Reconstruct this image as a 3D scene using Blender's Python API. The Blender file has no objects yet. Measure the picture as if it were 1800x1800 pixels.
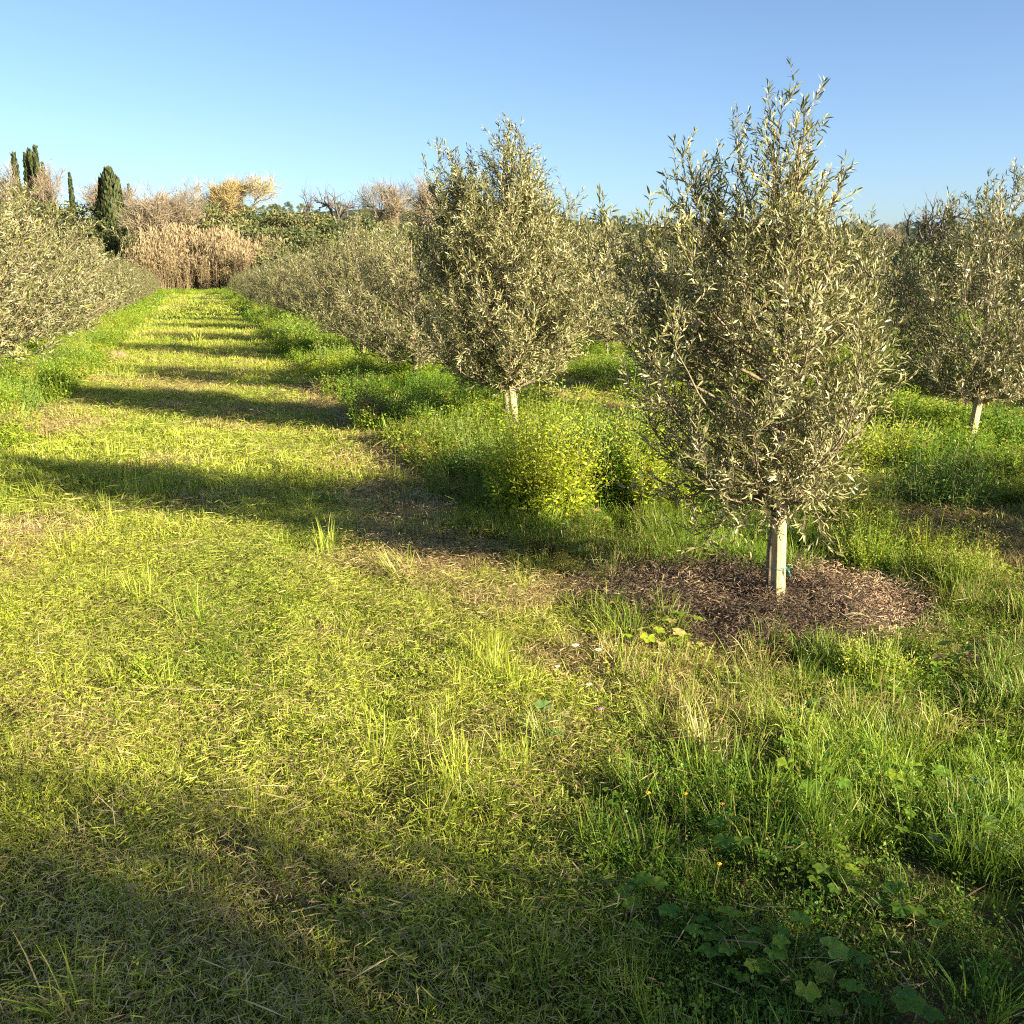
import bpy, math, random
import numpy as np
from mathutils import Vector

sc = bpy.context.scene
R = math.radians
# ------------------------------------------------------------------ camera
cam_d = bpy.data.cameras.new('camera')
cam = bpy.data.objects.new('camera', cam_d)
sc.collection.objects.link(cam)
cam_d.sensor_width = 36.0
cam_d.lens = 34.0
cam_d.clip_start = 0.05
cam_d.clip_end = 6000
cam.location = (0, 0, 1.6)
cam.rotation_euler = (R(90 - 13.94), 0, 0)
sc.camera = cam
# ------------------------------------------------------------------ sky, sun, exposure
SUN_EL, SUN_AZ = R(18.5), math.atan2(0.85, -0.527)        # azimuth from +Y towards +X
world = bpy.data.worlds.new('World')
sc.world = world
world.use_nodes = True
wn = world.node_tree
bg = wn.nodes['Background']
sky = wn.nodes.new('ShaderNodeTexSky')
sky.sky_type = 'NISHITA'
sky.sun_disc = False
sky.sun_elevation = SUN_EL
sky.sun_rotation = SUN_AZ
sky.altitude = 0
sky.air_density = 0.76
sky.dust_density = 1.0
sky.ozone_density = 2.9
wn.links.new(sky.outputs[0], bg.inputs['Color'])
bg.inputs['Strength'].default_value = 0.05
sun_d = bpy.data.lights.new('sun', 'SUN')
sun_d.energy = 5.0
sun_d.angle = R(0.55)
sun_d.color = (1.0, 0.87, 0.62)
sun = bpy.data.objects.new('sun', sun_d)
sc.collection.objects.link(sun)
sdir = Vector((math.sin(SUN_AZ) * math.cos(SUN_EL), math.cos(SUN_AZ) * math.cos(SUN_EL), math.sin(SUN_EL)))
sun.rotation_euler = sdir.to_track_quat('Z', 'Y').to_euler()
sun.location = sdir * 50
sc.view_settings.view_transform = 'Standard'
sc.view_settings.look = 'None'
sc.view_settings.gamma = 1
sc.view_settings.use_curve_mapping = False
sc.view_settings.exposure = 2.2
sc.cycles.max_bounces = 6
sc.cycles.diffuse_bounces = 3
sc.cycles.transmission_bounces = 4
sc.cycles.use_denoising = False
sc.cycles.filter_width = 1.15
sc.cycles.sample_clamp_indirect = 4

rng = np.random.default_rng(11)
random.seed(5)
# ------------------------------------------------------------------ helpers
U = np.array([-math.sin(R(17.6)), math.cos(R(17.6))])    # along the tree rows
W = np.array([U[1], -U[0]])                              # across them, to the right


def uv(x, y):
    return x * U[0] + y * U[1], x * W[0] + y * W[1]


def xy(u, v):
    return u * U[0] + v * W[0], u * U[1] + v * W[1]


def _hash(ix, iy, s):
    n = (ix.astype(np.int64) * 374761393 + iy.astype(np.int64) * 668265263 + s * 1274126177) & 0xffffffff
    n = ((n ^ (n >> 13)) * 1274126177) & 0xffffffff
    n = n ^ (n >> 16)
    return (n & 0xffffff) / float(0xffffff)


def vnoise(x, y, s=0):
    x = np.asarray(x, float); y = np.asarray(y, float)
    ix = np.floor(x); iy = np.floor(y)
    fx = x - ix; fy = y - iy
    fx = fx * fx * (3 - 2 * fx); fy = fy * fy * (3 - 2 * fy)
    a = _hash(ix, iy, s); b = _hash(ix + 1, iy, s); c = _hash(ix, iy + 1, s); d = _hash(ix + 1, iy + 1, s)
    return (a * (1 - fx) + b * fx) * (1 - fy) + (c * (1 - fx) + d * fx) * fy


def fbm(x, y, s=0, o=3):
    t = 0; a = 1; n = 0
    for i in range(o):
        t = t + a * vnoise(np.asarray(x) * 2 ** i, np.asarray(y) * 2 ** i, s + i * 17); n += a; a *= .5
    return t / n


def sst(a, b, x):
    t = np.clip((np.asarray(x, float) - a) / (b - a), 0, 1)
    return t * t * (3 - 2 * t)


MND = (1.21, 4.66, .86, .68)


def medge(a):
    return 1 + .34 * (vnoise(np.cos(a) * 2 + 9, np.sin(a) * 2 + 9, 3) - .5) + .26 * (vnoise(np.cos(a) * 6 + 9, np.sin(a) * 6 + 9, 13) - .5)


def mound(x, y):
    a = np.arctan2((y - MND[1]) / MND[3], (x - MND[0]) / MND[2])
    return np.sqrt(((x - MND[0]) / MND[2]) ** 2 + ((y - MND[1]) / MND[3]) ** 2) / medge(a)


FIX = -0.06


def terrain(x, y):
    x = np.asarray(x, float); y = np.asarray(y, float)
    u, v = uv(x, y)
    z = (.07 * (fbm(x / .9, y / .9, 1, 3) - .5) + .045 * (fbm(x / .28, y / .28, 2, 2) - .5) * (1 - sst(9, 14, y))) * (1 - sst(20, 60, y))
    z = z + .16 * (fbm(x / 7, y / 7, 5, 2) - .5) * sst(8, 16, y)
    for v0 in (-3.0, 2.75, 6.55, 10.5, 14.5, 18.4):
        z = z + .04 * np.exp(-((v - v0) / .8) ** 2) * sst(5, 9, y)
    m = mound(x, y)
    z = z + (.03 + .10 * (fbm(x * 5.5, y * 5.5, 8, 2) - .5)) * (1 - sst(.55, 1.02, m)) + FIX * np.exp(-((x - 1.3) ** 2 + (y - 4.6) ** 2) / 2.5)
    # the land beyond the grove
    left = 1 - sst(-30, 70, x)
    z = z + sst(92, 210, y) * (1.5 + 9.0 * left) + 1.2 * (fbm(x / 30, y / 30, 6, 2) - .5) * sst(95, 150, y)
    z = z + sst(380, 950, y) * (26 + 24 * fbm(x / 260 + 3, y / 300, 9, 3))
    return z


def tag(o, label=None, cat=None, group=None, kind=None):
    if label: o['label'] = label
    if cat: o['category'] = cat
    if group: o['group'] = group
    if kind: o['kind'] = kind
    return o


def to_mesh(name, V, faces, mats=(), attrs=None, smooth=False, midx=None):
    """faces: list of int arrays, each (n, k)."""
    me = bpy.data.meshes.new(name)
    V = np.asarray(V, np.float32)
    me.vertices.add(len(V)); me.vertices.foreach_set('co', V.ravel())
    faces = [np.asarray(f, np.int32) for f in faces if len(f)]
    if faces:
        idx = np.concatenate([f.ravel() for f in faces])
        tot = np.concatenate([np.full(len(f), f.shape[1], np.int32) for f in faces])
        st = np.concatenate([[0], np.cumsum(tot)[:-1]]).astype(np.int32)
        me.loops.add(len(idx)); me.loops.foreach_set('vertex_index', idx)
        me.polygons.add(len(tot)); me.polygons.foreach_set('loop_start', st); me.polygons.foreach_set('loop_total', tot)
        if midx is not None: me.polygons.foreach_set('material_index', np.asarray(midx, np.int32))
    for m in mats: me.materials.append(m)
    for k, a in (attrs or {}).items():
        a = np.asarray(a)
        if a.ndim == 2:
            at = me.attributes.new(k, 'FLOAT_VECTOR', 'POINT'); at.data.foreach_set('vector', a.astype(np.float32).ravel())
        elif a.dtype.kind == 'i':
            at = me.attributes.new(k, 'INT', 'POINT'); at.data.foreach_set('value', a.astype(np.int32))
        else:
            at = me.attributes.new(k, 'FLOAT', 'POINT'); at.data.foreach_set('value', a.astype(np.float32))
    me.update(calc_edges=True)
    if smooth and faces: me.shade_smooth()
    return me


def link(name, me, parent=None, loc=None):
    o = bpy.data.objects.new(name, me)
    sc.collection.objects.link(o)
    if parent: o.parent = parent
    if loc is not None: o.location = loc
    return o


def empty(name, loc):
    o = link(name, None, None, loc); o.empty_display_size = .2
    return o


class Geo:
    """collects vertices and faces of several pieces of one mesh"""
    def __init__(s): s.V = []; s.F = {}; s.A = []; s.n = 0

    def add(s, V, faces, a=0.0):
        V = np.asarray(V, float)
        for f in faces:
            f = np.asarray(f)
            if len(f): s.F.setdefault(f.shape[1], []).append(f + s.n)
        s.V.append(V); s.A.append(np.broadcast_to(np.asarray(a, float), (len(V),)).copy()); s.n += len(V)

    def mesh(s, name, mats, smooth=False):
        return to_mesh(name, np.concatenate(s.V), [np.concatenate(f) for f in s.F.values()], mats, {'rnd': np.concatenate(s.A)}, smooth)


def unit(a):
    return a / np.maximum(np.linalg.norm(a, axis=-1, keepdims=True), 1e-9)


def tube(g, P, r, sides=5, a=0.5):
    P = np.asarray(P, float); n = len(P); r = np.broadcast_to(r, (n,))
    T = unit(np.gradient(P, axis=0))
    ref = np.array([0, 0, 1.0]) if abs(T[0][2]) < .9 else np.array([1.0, 0, 0])
    A = unit(np.cross(T, ref)); B = np.cross(T, A)
    th = np.arange(sides) * 2 * math.pi / sides
    V = P[:, None] + r[:, None, None] * (np.cos(th)[None, :, None] * A[:, None] + np.sin(th)[None, :, None] * B[:, None])
    V = V.reshape(-1, 3)
    F = []
    for i in range(n - 1):
        for k in range(sides):
            k2 = (k + 1) % sides
            F.append((i * sides + k, i * sides + k2, (i + 1) * sides + k2, (i + 1) * sides + k))
    g.add(V, [F, [tuple(range((n - 1) * sides, n * sides))]], a)


def leaves(g, P, D, N, L, Wd, a, bend=.15, fine=True, fold=.12):
    """lanceolate leaves; P base, D along, N upper side"""
    P = np.asarray(P, float); D = unit(np.asarray(D, float)); N = np.asarray(N, float)
    N = unit(N - (N * D).sum(1, keepdims=True) * D)
    S = np.cross(D, N); n = len(P)
    L = np.broadcast_to(L, (n,))[:, None]; Wd = np.broadcast_to(Wd, (n,))[:, None]
    if fine:
        t = [(0, 0), (.3, .9), (.3, -.9), (.65, .85), (.65, -.85), (1, 0)]
    else:
        t = [(0, 0), (.45, 1), (.45, -1), (1, 0)]
    V = np.zeros((n, len(t), 3))
    for k, (u_, w_) in enumerate(t):
        V[:, k] = P + D * L * u_ + S * Wd * .5 * w_ - N * L * bend * u_ * u_ + N * (abs(w_) * fold) * Wd
    V = V.reshape(-1, 3)
    b = (np.arange(n) * len(t))[:, None]
    if fine:
        F = [b + np.array([[0, 2, 1]]), b + np.array([[1, 2, 4, 3]]), b + np.array([[3, 4, 5]])]
    else:
        F = [b + np.array([[0, 2, 3, 1]])]
    g.add(V, F, np.repeat(np.broadcast_to(a, (n,)), len(t)))


def blades(g, P, az, L, lean, w, a, curl=1.7, up=.0, rr=rng):
    """grass blades rooted at P, leaning towards az; lean 0 upright .. 1.4 flat"""
    n = len(P); P = np.asarray(P, float)
    L = np.broadcast_to(L, (n,)); lean = np.broadcast_to(lean, (n,)); w = np.broadcast_to(w, (n,)); a = np.broadcast_to(a, (n,))
    H = np.stack([np.cos(az), np.sin(az), 0 * az], 1)
    tw = az + math.pi / 2 + rr.normal(0, .7, n)
    S = np.stack([np.cos(tw), np.sin(tw), 0 * az], 1)
    V = np.zeros((n, 7, 3)); pos = P.copy(); prev = 0
    ts = [0, .38, .72, 1.0]; ws = [.8, 1, .7, 0]
    k = 0
    for i, t in enumerate(ts):
        if i:
            ang = lean * (0.45 + .75 * ((t + prev) / 2) ** curl * 1.6)
            ang = np.clip(ang, 0, 2.3)
            d = np.sin(ang)[:, None] * H + np.cos(ang)[:, None] * np.array([0, 0, 1.0])
            pos = pos + d * (L * (t - prev))[:, None]
        prev = t
        if i < 3:
            V[:, k] = pos - S * (w * ws[i] * .5)[:, None]; V[:, k + 1] = pos + S * (w * ws[i] * .5)[:, None]; k += 2
        else:
            V[:, k] = pos
    V[:, :, 2] = np.maximum(V[:, :, 2], P[:, 2:3] + .002)
    b = (np.arange(n) * 7)[:, None]
    g.add(V.reshape(-1, 3), [b + np.array([[0, 1, 3, 2]]), b + np.array([[2, 3, 5, 4]]), b + np.array([[4, 5, 6]])], np.repeat(a, 7))


# ------------------------------------------------------------------ materials
def newmat(name):
    m = bpy.data.materials.new(name); m.use_nodes = True
    nt = m.node_tree
    for n in list(nt.nodes): nt.nodes.remove(n)
    out = nt.nodes.new('ShaderNodeOutputMaterial')
    return m, nt, out


def N(nt, typ, **kw):
    n = nt.nodes.new(typ)
    for k, v in kw.items():
        if k.startswith('i_'):
            key = k[2:]
            key = int(key) if key.isdigit() else key
            n.inputs[key].default_value = v
        else: setattr(n, k, v)
    return n


def mixc(nt, fac, a, b, mode='MIX'):
    n = nt.nodes.new('ShaderNodeMix'); n.data_type = 'RGBA'; n.blend_type = mode
    for s, v in ((0, fac), (6, a), (7, b)):
        if isinstance(v, bpy.types.NodeSocket): nt.links.new(v, n.inputs[s])
        elif s == 0: n.inputs[0].default_value = v
        else: n.inputs[s].default_value = (*v, 1)
    return n.outputs[2]


def math_(nt, op, a, b=None, c=None, clamp=False):
    n = nt.nodes.new('ShaderNodeMath'); n.operation = op; n.use_clamp = clamp
    for i, v in enumerate((a, b, c)):
        if v is None: continue
        if isinstance(v, bpy.types.NodeSocket): nt.links.new(v, n.inputs[i])
        else: n.inputs[i].default_value = v
    return n.outputs[0]


def maprange(nt, v, a, b, c=0, d=1):
    n = nt.nodes.new('ShaderNodeMapRange'); n.clamp = True
    nt.links.new(v, n.inputs[0])
    for i, q in enumerate((a, b, c, d)): n.inputs[i + 1].default_value = q
    return n.outputs[0]


def leaf_shader(nt, out, col, rough=.5, trans=.35, spec=.3, tcol=None):
    p = N(nt, 'ShaderNodeBsdfPrincipled')
    nt.links.new(col, p.inputs['Base Color'])
    p.inputs['Roughness'].default_value = rough
    p.inputs['Specular IOR Level'].default_value = spec
    t = N(nt, 'ShaderNodeBsdfTranslucent')
    nt.links.new(tcol or col, t.inputs['Color'])
    m = N(nt, 'ShaderNodeMixShader', i_0=trans)
    nt.links.new(p.outputs[0], m.inputs[1]); nt.links.new(t.outputs[0], m.inputs[2])
    nt.links.new(m.outputs[0], out.inputs['Surface'])


def foliage_mat(name, c1, c2, dry, trans=.35, rough=.5, tinted=True, dryness=0.06, spec=.3):
    """c1..c2 by each leaf's own random value; with tinted, the clump's tint (x dryness, y value, z yellowness) shifts it"""
    m, nt, out = newmat(name)
    a = N(nt, 'ShaderNodeAttribute', attribute_name='rnd')
    r = a.outputs['Fac']
    oi = N(nt, 'ShaderNodeObjectInfo')
    if tinted:
        t = N(nt, 'ShaderNodeAttribute', attribute_name='tint', attribute_type='INSTANCER')
        sp = N(nt, 'ShaderNodeSeparateXYZ'); nt.links.new(t.outputs['Vector'], sp.inputs[0])
        yel = math_(nt, 'ADD', math_(nt, 'MULTIPLY', r, .45), math_(nt, 'SUBTRACT', sp.outputs[2], .2), clamp=True)
        col = mixc(nt, yel, c1, c2)
        wn_ = N(nt, 'ShaderNodeTexWhiteNoise', noise_dimensions='1D')
        nt.links.new(math_(nt, 'MULTIPLY', r, 37.7), wn_.inputs['W'])
        isdry = math_(nt, 'GREATER_THAN', sp.outputs[0], wn_.outputs['Value'])
        dcol = mixc(nt, r, dry, (dry[0] * .55, dry[1] * .45, dry[2] * .4))
        col = mixc(nt, isdry, col, dcol)
        col = mixc(nt, 1.0, col, N(nt, 'ShaderNodeCombineColor').outputs[0], 'MULTIPLY')
        cc = nt.nodes[-1] if False else [n for n in nt.nodes if n.type == 'COMBINE_COLOR'][-1]
        for i in range(3): nt.links.new(sp.outputs[1], cc.inputs[i])
    else:
        wn_ = N(nt, 'ShaderNodeTexWhiteNoise', noise_dimensions='1D')
        nt.links.new(math_(nt, 'MULTIPLY', r, 37.7), wn_.inputs['W'])
        col = mixc(nt, r, c1, c2)
        isdry = math_(nt, 'LESS_THAN', wn_.outputs['Value'], dryness)
        col = mixc(nt, isdry, col, dry)
    leaf_shader(nt, out, col, rough, trans, spec)
    return m


def olive_mat(name, up1, up2, dn):
    m, nt, out = newmat(name)
    a = N(nt, 'ShaderNodeAttribute', attribute_name='rnd')
    oi = N(nt, 'ShaderNodeObjectInfo')
    g = N(nt, 'ShaderNodeNewGeometry')
    up = mixc(nt, a.outputs['Fac'], up1, up2)
    wn_ = N(nt, 'ShaderNodeTexWhiteNoise', noise_dimensions='1D')
    nt.links.new(math_(nt, 'MULTIPLY', a.outputs['Fac'], 91.3), wn_.inputs['W'])
    up = mixc(nt, math_(nt, 'LESS_THAN', wn_.outputs['Value'], .03), up, (.42, .40, .06))
    dnc = mixc(nt, a.outputs['Fac'], dn, (dn[0] * .7, dn[1] * .72, dn[2] * .65))
    col = mixc(nt, g.outputs['Backfacing'], up, dnc)
    leaf_shader(nt, out, col, .40, .14, .36)
    return m


def bark_mat(name, c1, c2, scale=30, bump=.4, rough=.85):
    m, nt, out = newmat(name)
    tc = N(nt, 'ShaderNodeTexCoord')
    mp = N(nt, 'ShaderNodeMapping'); mp.inputs['Scale'].default_value = (1, 1, .22)
    nt.links.new(tc.outputs['Object'], mp.inputs[0])
    n = N(nt, 'ShaderNodeTexNoise', i_Scale=scale, i_Detail=6.0, i_Roughness=.65)
    nt.links.new(mp.outputs[0], n.inputs['Vector'])
    col = mixc(nt, maprange(nt, n.outputs['Fac'], .35, .68), c1, c2)
    p = N(nt, 'ShaderNodeBsdfPrincipled', i_Roughness=rough)
    nt.links.new(col, p.inputs['Base Color'])
    b = N(nt, 'ShaderNodeBump', i_Strength=bump, i_Distance=.01)
    nt.links.new(n.outputs['Fac'], b.inputs['Height']); nt.links.new(b.outputs[0], p.inputs['Normal'])
    nt.links.new(p.outputs[0], out.inputs['Surface'])
    return m


def plain_mat(name, c, rough=.6, c2=None, scale=40):
    return bark_mat(name, c, c2 or tuple(q * .7 for q in c), scale, .2, rough)


M = {}
M['grass'] = foliage_mat('grass', (.085, .19, .016), (.41, .455, .06), (.56, .46, .22), .42, .48)
M['herb'] = foliage_mat('herb', (.085, .21, .022), (.38, .44, .03), (.46, .36, .12), .42, .5)
M['straw'] = foliage_mat('straw', (.46, .37, .17), (.52, .46, .19), (.26, .16, .075), .15, .6)
M['mulch'] = foliage_mat('mulch', (.06, .042, .028), (.40, .275, .16), (.23, .18, .13), .0, .8)
M['olive'] = olive_mat('olive_leaf', (.075, .088, .022), (.165, .175, .045), (.33, .31, .15))
M['oliverow'] = olive_mat('olive_leaf_row', (.07, .084, .024), (.15, .158, .045), (.27, .252, .128))
M['oliveback'] = olive_mat('olive_leaf_distant', (.075, .088, .022), (.13, .137, .042), (.20, .188, .092))
M['olivebark'] = bark_mat('olive_bark', (.25, .19, .12), (.11, .085, .055), 60, .8)
M['stake'] = bark_mat('weathered_stake', (.44, .35, .19), (.24, .18, .10), 55, .5)
M['evergreen'] = foliage_mat('evergreen_leaf', (.035, .055, .018), (.085, .105, .032), (.10, .10, .03), .1, .6, False)
M['hedge'] = foliage_mat('grey_green_leaf', (.07, .085, .03), (.17, .17, .06), (.16, .12, .05), .12, .6, False)
M['cypress'] = foliage_mat('cypress_foliage', (.022, .036, .012), (.055, .068, .018), (.08, .06, .02), .05, .7, False)
M['bare'] = bark_mat('bare_twigs', (.24, .19, .12), (.15, .12, .085), 3)
M['darkbare'] = bark_mat('bare_branches', (.12, .10, .08), (.08, .065, .055), 3)
M['baregold'] = bark_mat('golden_twigs', (.32, .25, .09), (.24, .18, .08), 3)
M['reed'] = foliage_mat('dry_reed', (.27, .205, .11), (.37, .29, .165), (.16, .12, .07), .2, .6, False, .12)
M['white'] = plain_mat('white_petal', (.85, .85, .8), .6)
M['yellow'] = plain_mat('yellow_petal', (.85, .45, .02), .6)
M['purple'] = plain_mat('purple_petal', (.45, .12, .42), .6)
M['black'] = plain_mat('black_rubber', (.015, .015, .015), .5)
M['teal'] = plain_mat('teal_string', (.02, .28, .25), .5)
M['stone'] = plain_mat('grey_stone', (.26, .25, .22), .9, (.14, .13, .11), 25)
M['broad'] = foliage_mat('broad_leaf', (.07, .16, .035), (.17, .25, .07), (.3, .3, .1), .3, .45, False)


def ground_mat():
    m, nt, out = newmat('ground')
    g = N(nt, 'ShaderNodeNewGeometry')
    sep = N(nt, 'ShaderNodeSeparateXYZ'); nt.links.new(g.outputs['Position'], sep.inputs[0])

    def noise(s, d=5, r=.6):
        n = N(nt, 'ShaderNodeTexNoise', i_Scale=s, i_Detail=float(d), i_Roughness=r)
        nt.links.new(g.outputs['Position'], n.inputs['Vector']); return n.outputs['Fac']
    fine = noise(60, 6, .7); mid = noise(7); big = noise(.35, 3)
    soil = mixc(nt, maprange(nt, fine, .35, .7), (.05, .032, .02), (.135, .085, .05))
    thatch = mixc(nt, maprange(nt, fine, .3, .7), (.03, .042, .008), (.11, .10, .03))
    near = mixc(nt, maprange(nt, mid, .42, .62), thatch, soil)
    far = mixc(nt, maprange(nt, big, .4, .62), (.11, .15, .025), (.20, .18, .06))
    fn = noise(.03, 4)
    fard = mixc(nt, maprange(nt, fn, .42, .58), (.05, .065, .028), (.12, .13, .05))
    vfar = mixc(nt, maprange(nt, noise(.012, 8, .8), .42, .6), (.03, .04, .022), (.06, .075, .035))
    c = mixc(nt, maprange(nt, sep.outputs[1], 14, 40), near, far)
    c = mixc(nt, maprange(nt, sep.outputs[1], 160, 260), c, fard)
    c = mixc(nt, maprange(nt, sep.outputs[1], 350, 600), c, vfar)
    p = N(nt, 'ShaderNodeBsdfPrincipled', i_Roughness=.95)
    p.inputs['Specular IOR Level'].default_value = .15
    nt.links.new(c, p.inputs['Base Color'])
    b = N(nt, 'ShaderNodeBump', i_Strength=.7, i_Distance=.02)
    nt.links.new(fine, b.inputs['Height']); nt.links.new(b.outputs[0], p.inputs['Normal'])
    nt.links.new(p.outputs[0], out.inputs['Surface'])
    return m


M['ground'] = ground_mat()


def soil_mat():
    m, nt, out = newmat('mulch_soil')
    g = N(nt, 'ShaderNodeNewGeometry')
    n = N(nt, 'ShaderNodeTexNoise', i_Scale=70.0, i_Detail=6.0, i_Roughness=.75)
    mp = N(nt, 'ShaderNodeMapping'); mp.inputs['Rotation'].default_value = (0, 0, .5); mp.inputs['Scale'].default_value = (.5, 1.6, 1)
    nt.links.new(g.outputs['Position'], mp.inputs[0]); nt.links.new(mp.outputs[0], n.inputs['Vector'])
    c = mixc(nt, maprange(nt, n.outputs['Fac'], .35, .68), (.03, .022, .016), (.15, .10, .065))
    p = N(nt, 'ShaderNodeBsdfPrincipled', i_Roughness=.95)
    nt.links.new(c, p.inputs['Base Color'])
    b = N(nt, 'ShaderNodeBump', i_Strength=.9, i_Distance=.015)
    nt.links.new(n.outputs['Fac'], b.inputs['Height']); nt.links.new(b.outputs[0], p.inputs['Normal'])
    nt.links.new(p.outputs[0], out.inputs['Surface'])
    return m


M['soil'] = soil_mat()

# ------------------------------------------------------------------ ground sheet
def axis(a, b, s0, grow, lim):
    out = [0.0]; s = s0
    while out[-1] < b:
        out.append(out[-1] + s)
        if out[-1] > lim: s *= grow
    return out


xs = axis(0, 2600, .09, 1.06, 6)
xs = np.array(sorted([-q for q in xs[1:]] + xs))
ys = np.array(sorted([-q for q in axis(0, 60, .3, 1.3, 1)[1:]] + axis(0, 4200, .09, 1.025, 13)))
X, Y = np.meshgrid(xs, ys)
Z = terrain(X, Y)
nx = len(xs); ny = len(ys)
ii = (np.arange(ny - 1)[:, None] * nx + np.arange(nx - 1)[None]).ravel()
mme = to_mesh('ground', np.stack([X.ravel(), Y.ravel(), Z.ravel()], 1), [np.stack([ii, ii + 1, ii + nx + 1, ii + nx], 1)], [M['ground']], smooth=True)
tag(link('ground', mme), kind='structure')

# mulch ring round the foremost tree: a thin sheet following the mound, proud of the ground
rr_ = np.linspace(0, 1, 34); aa_ = np.arange(96) * 2 * math.pi / 96
RR, AA = np.meshgrid(rr_, aa_, indexing='ij')
edge = medge(AA) * .95
mx = MND[0] + np.cos(AA) * RR * MND[2] * edge; my = MND[1] + np.sin(AA) * RR * MND[3] * edge
mz = terrain(mx, my) + .012 * (1 - RR ** 8) - .008 * RR ** 8 + .02 * (fbm(mx * 16, my * 16, 4, 2) - .5) * (1 - RR ** 4)
ii = []
for i in range(33):
    for k in range(96):
        k2 = (k + 1) % 96
        ii.append((i * 96 + k, (i + 1) * 96 + k, (i + 1) * 96 + k2, i * 96 + k2))
tag(link('mulch_ring', to_mesh('mulch_ring', np.stack([mx.ravel(), my.ravel(), mz.ravel()], 1), [ii], [M['soil']], smooth=True)), kind='structure')

# ------------------------------------------------------------------ ground cover assets (instanced)
def disk(n, r):
    a = rng.uniform(0, 2 * math.pi, n); q = r * np.sqrt(rng.uniform(0, 1, n))
    return np.stack([q * np.cos(a), q * np.sin(a), -.006 + 0 * a], 1)


ASSET = {}


def asset(kind, make, n, mat):
    col = bpy.data.collections.new('asset_' + kind)
    for i in range(n):
        g = Geo(); make(g, i)
        o = bpy.data.objects.new('%s_%02d' % (kind, i), g.mesh(kind, [mat] if not isinstance(mat, list) else mat))
        col.objects.link(o)
    ASSET[kind] = (col, n)


def mk_mown(wd, nb, rad, hl):
    def f(g, i):
        pref = rng.uniform(0, 6.28)
        az = rng.normal(pref, 1.3, nb)
        blades(g, disk(nb, rad), az, rng.uniform(.5, 1.15, nb) * hl, rng.uniform(.2, 1.35, nb), wd * rng.uniform(.7, 1.3, nb), rng.uniform(0, 1, nb))
        # little leaflets of clover and plantain in the sward
        k = nb // 5; P = disk(k, rad); P[:, 2] += rng.uniform(.01, .6 * hl, k); a = rng.uniform(0, 6.28, k)
        leaves(g, P, np.stack([np.cos(a), np.sin(a), rng.uniform(-.1, .5, k)], 1), np.tile([0, 0, 1.0], (k, 1)) + rng.normal(0, .35, (k, 3)), wd * rng.uniform(2.5, 5, k), wd * rng.uniform(1.6, 3, k), rng.uniform(0, .8, k), fine=False)
    return f


def mk_clip(wd, nb, rad, ln):
    def f(g, i):
        az = rng.normal(rng.uniform(0, 6.28), 1.1, nb)
        P = disk(nb, rad); P[:, 2] = rng.uniform(.012, .05, nb)
        L = rng.uniform(.4, 1.2, nb) * ln
        D = np.stack([np.cos(az), np.sin(az), rng.normal(0.02, .16, nb)], 1)
        Nn = rng.normal(0, .5, (nb, 3)) + np.array([0, 0, 1.0])
        leaves(g, P - D * L[:, None] * .5 + np.array([0, 0, .01]), D, Nn, L, wd * rng.uniform(.6, 1.4, nb), rng.uniform(0, 1, nb), bend=.12)
    return f


def mk_long(wd, nb, rad, hl):
    def f(g, i):
        pref = rng.uniform(0, 6.28)
        P = disk(nb, rad)
        az = np.where(rng.uniform(0, 1, nb) < .6, np.arctan2(P[:, 1], P[:, 0]) + rng.normal(0, .6, nb), rng.normal(pref, .9, nb))
        blades(g, P, az, rng.uniform(.45, 1.15, nb) * hl, rng.uniform(.12, .95, nb), wd * rng.uniform(.6, 1.4, nb), rng.uniform(0, 1, nb), curl=1.5)
    return f


def mk_herb(nst, rad, hgt, ll, lw, pitch, lean=.25, stems=True, tipyel=.25):
    def f(g, i):
        base = disk(nst, rad)
        for k in range(nst):
            h = hgt * rng.uniform(.55, 1.1)
            out = np.array([base[k, 0], base[k, 1], 0]) / max(rad, 1e-3) * lean + rng.normal(0, .12, 3) * np.array([1, 1, 0])
            n = 5
            t = np.linspace(0, 1, n)[:, None]
            Pl = base[k] + out * h * t ** 1.5 + np.array([0, 0, 1.0]) * h * t
            if stems: tube(g, Pl, np.linspace(.0022, .001, n) * (hgt / .3) ** .5, 3, .85)
            m = max(3, int(h / pitch))
            tt = np.sort(rng.uniform(.12, 1, m))
            P = np.stack([np.interp(tt, t[:, 0], Pl[:, j]) for j in range(3)], 1)
            a = np.arange(m) * 2.4 + rng.uniform(0, 6)
            el = rng.uniform(.1, .9, m)
            D = np.stack([np.cos(a) * np.cos(el), np.sin(a) * np.cos(el), np.sin(el)], 1)
            s = (1.15 - .6 * tt) * rng.uniform(.7, 1.2, m)
            P = P + D * rng.uniform(0, 1.3, (m, 1)) * ll
            leaves(g, P, D, np.tile([0, 0, 1.0], (m, 1)) + rng.normal(0, .5, (m, 3)), ll * s, lw * s, np.clip(rng.uniform(0, .75, m) + tipyel * tt, 0, 1), bend=.25, fine=False)
    return f


def mk_broad(nl, rad, hgt, size):
    """round lobed leaves on stalks"""
    def f(g, i):
        for k in range(nl):
            a = rng.uniform(0, 6.28); q = rad * rng.uniform(.2, 1); h = hgt * rng.uniform(.35, 1)
            c = np.array([math.cos(a) * q, math.sin(a) * q, h])
            tube(g, np.array([[0, 0, 0], c * np.array([.5, .5, .7]), c]), .0016, 3, .6)
            broadleaf(g, c, a, size * rng.uniform(.6, 1.15), rng.uniform(-.1, .5), rng.uniform(0, 1))
    return f


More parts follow.
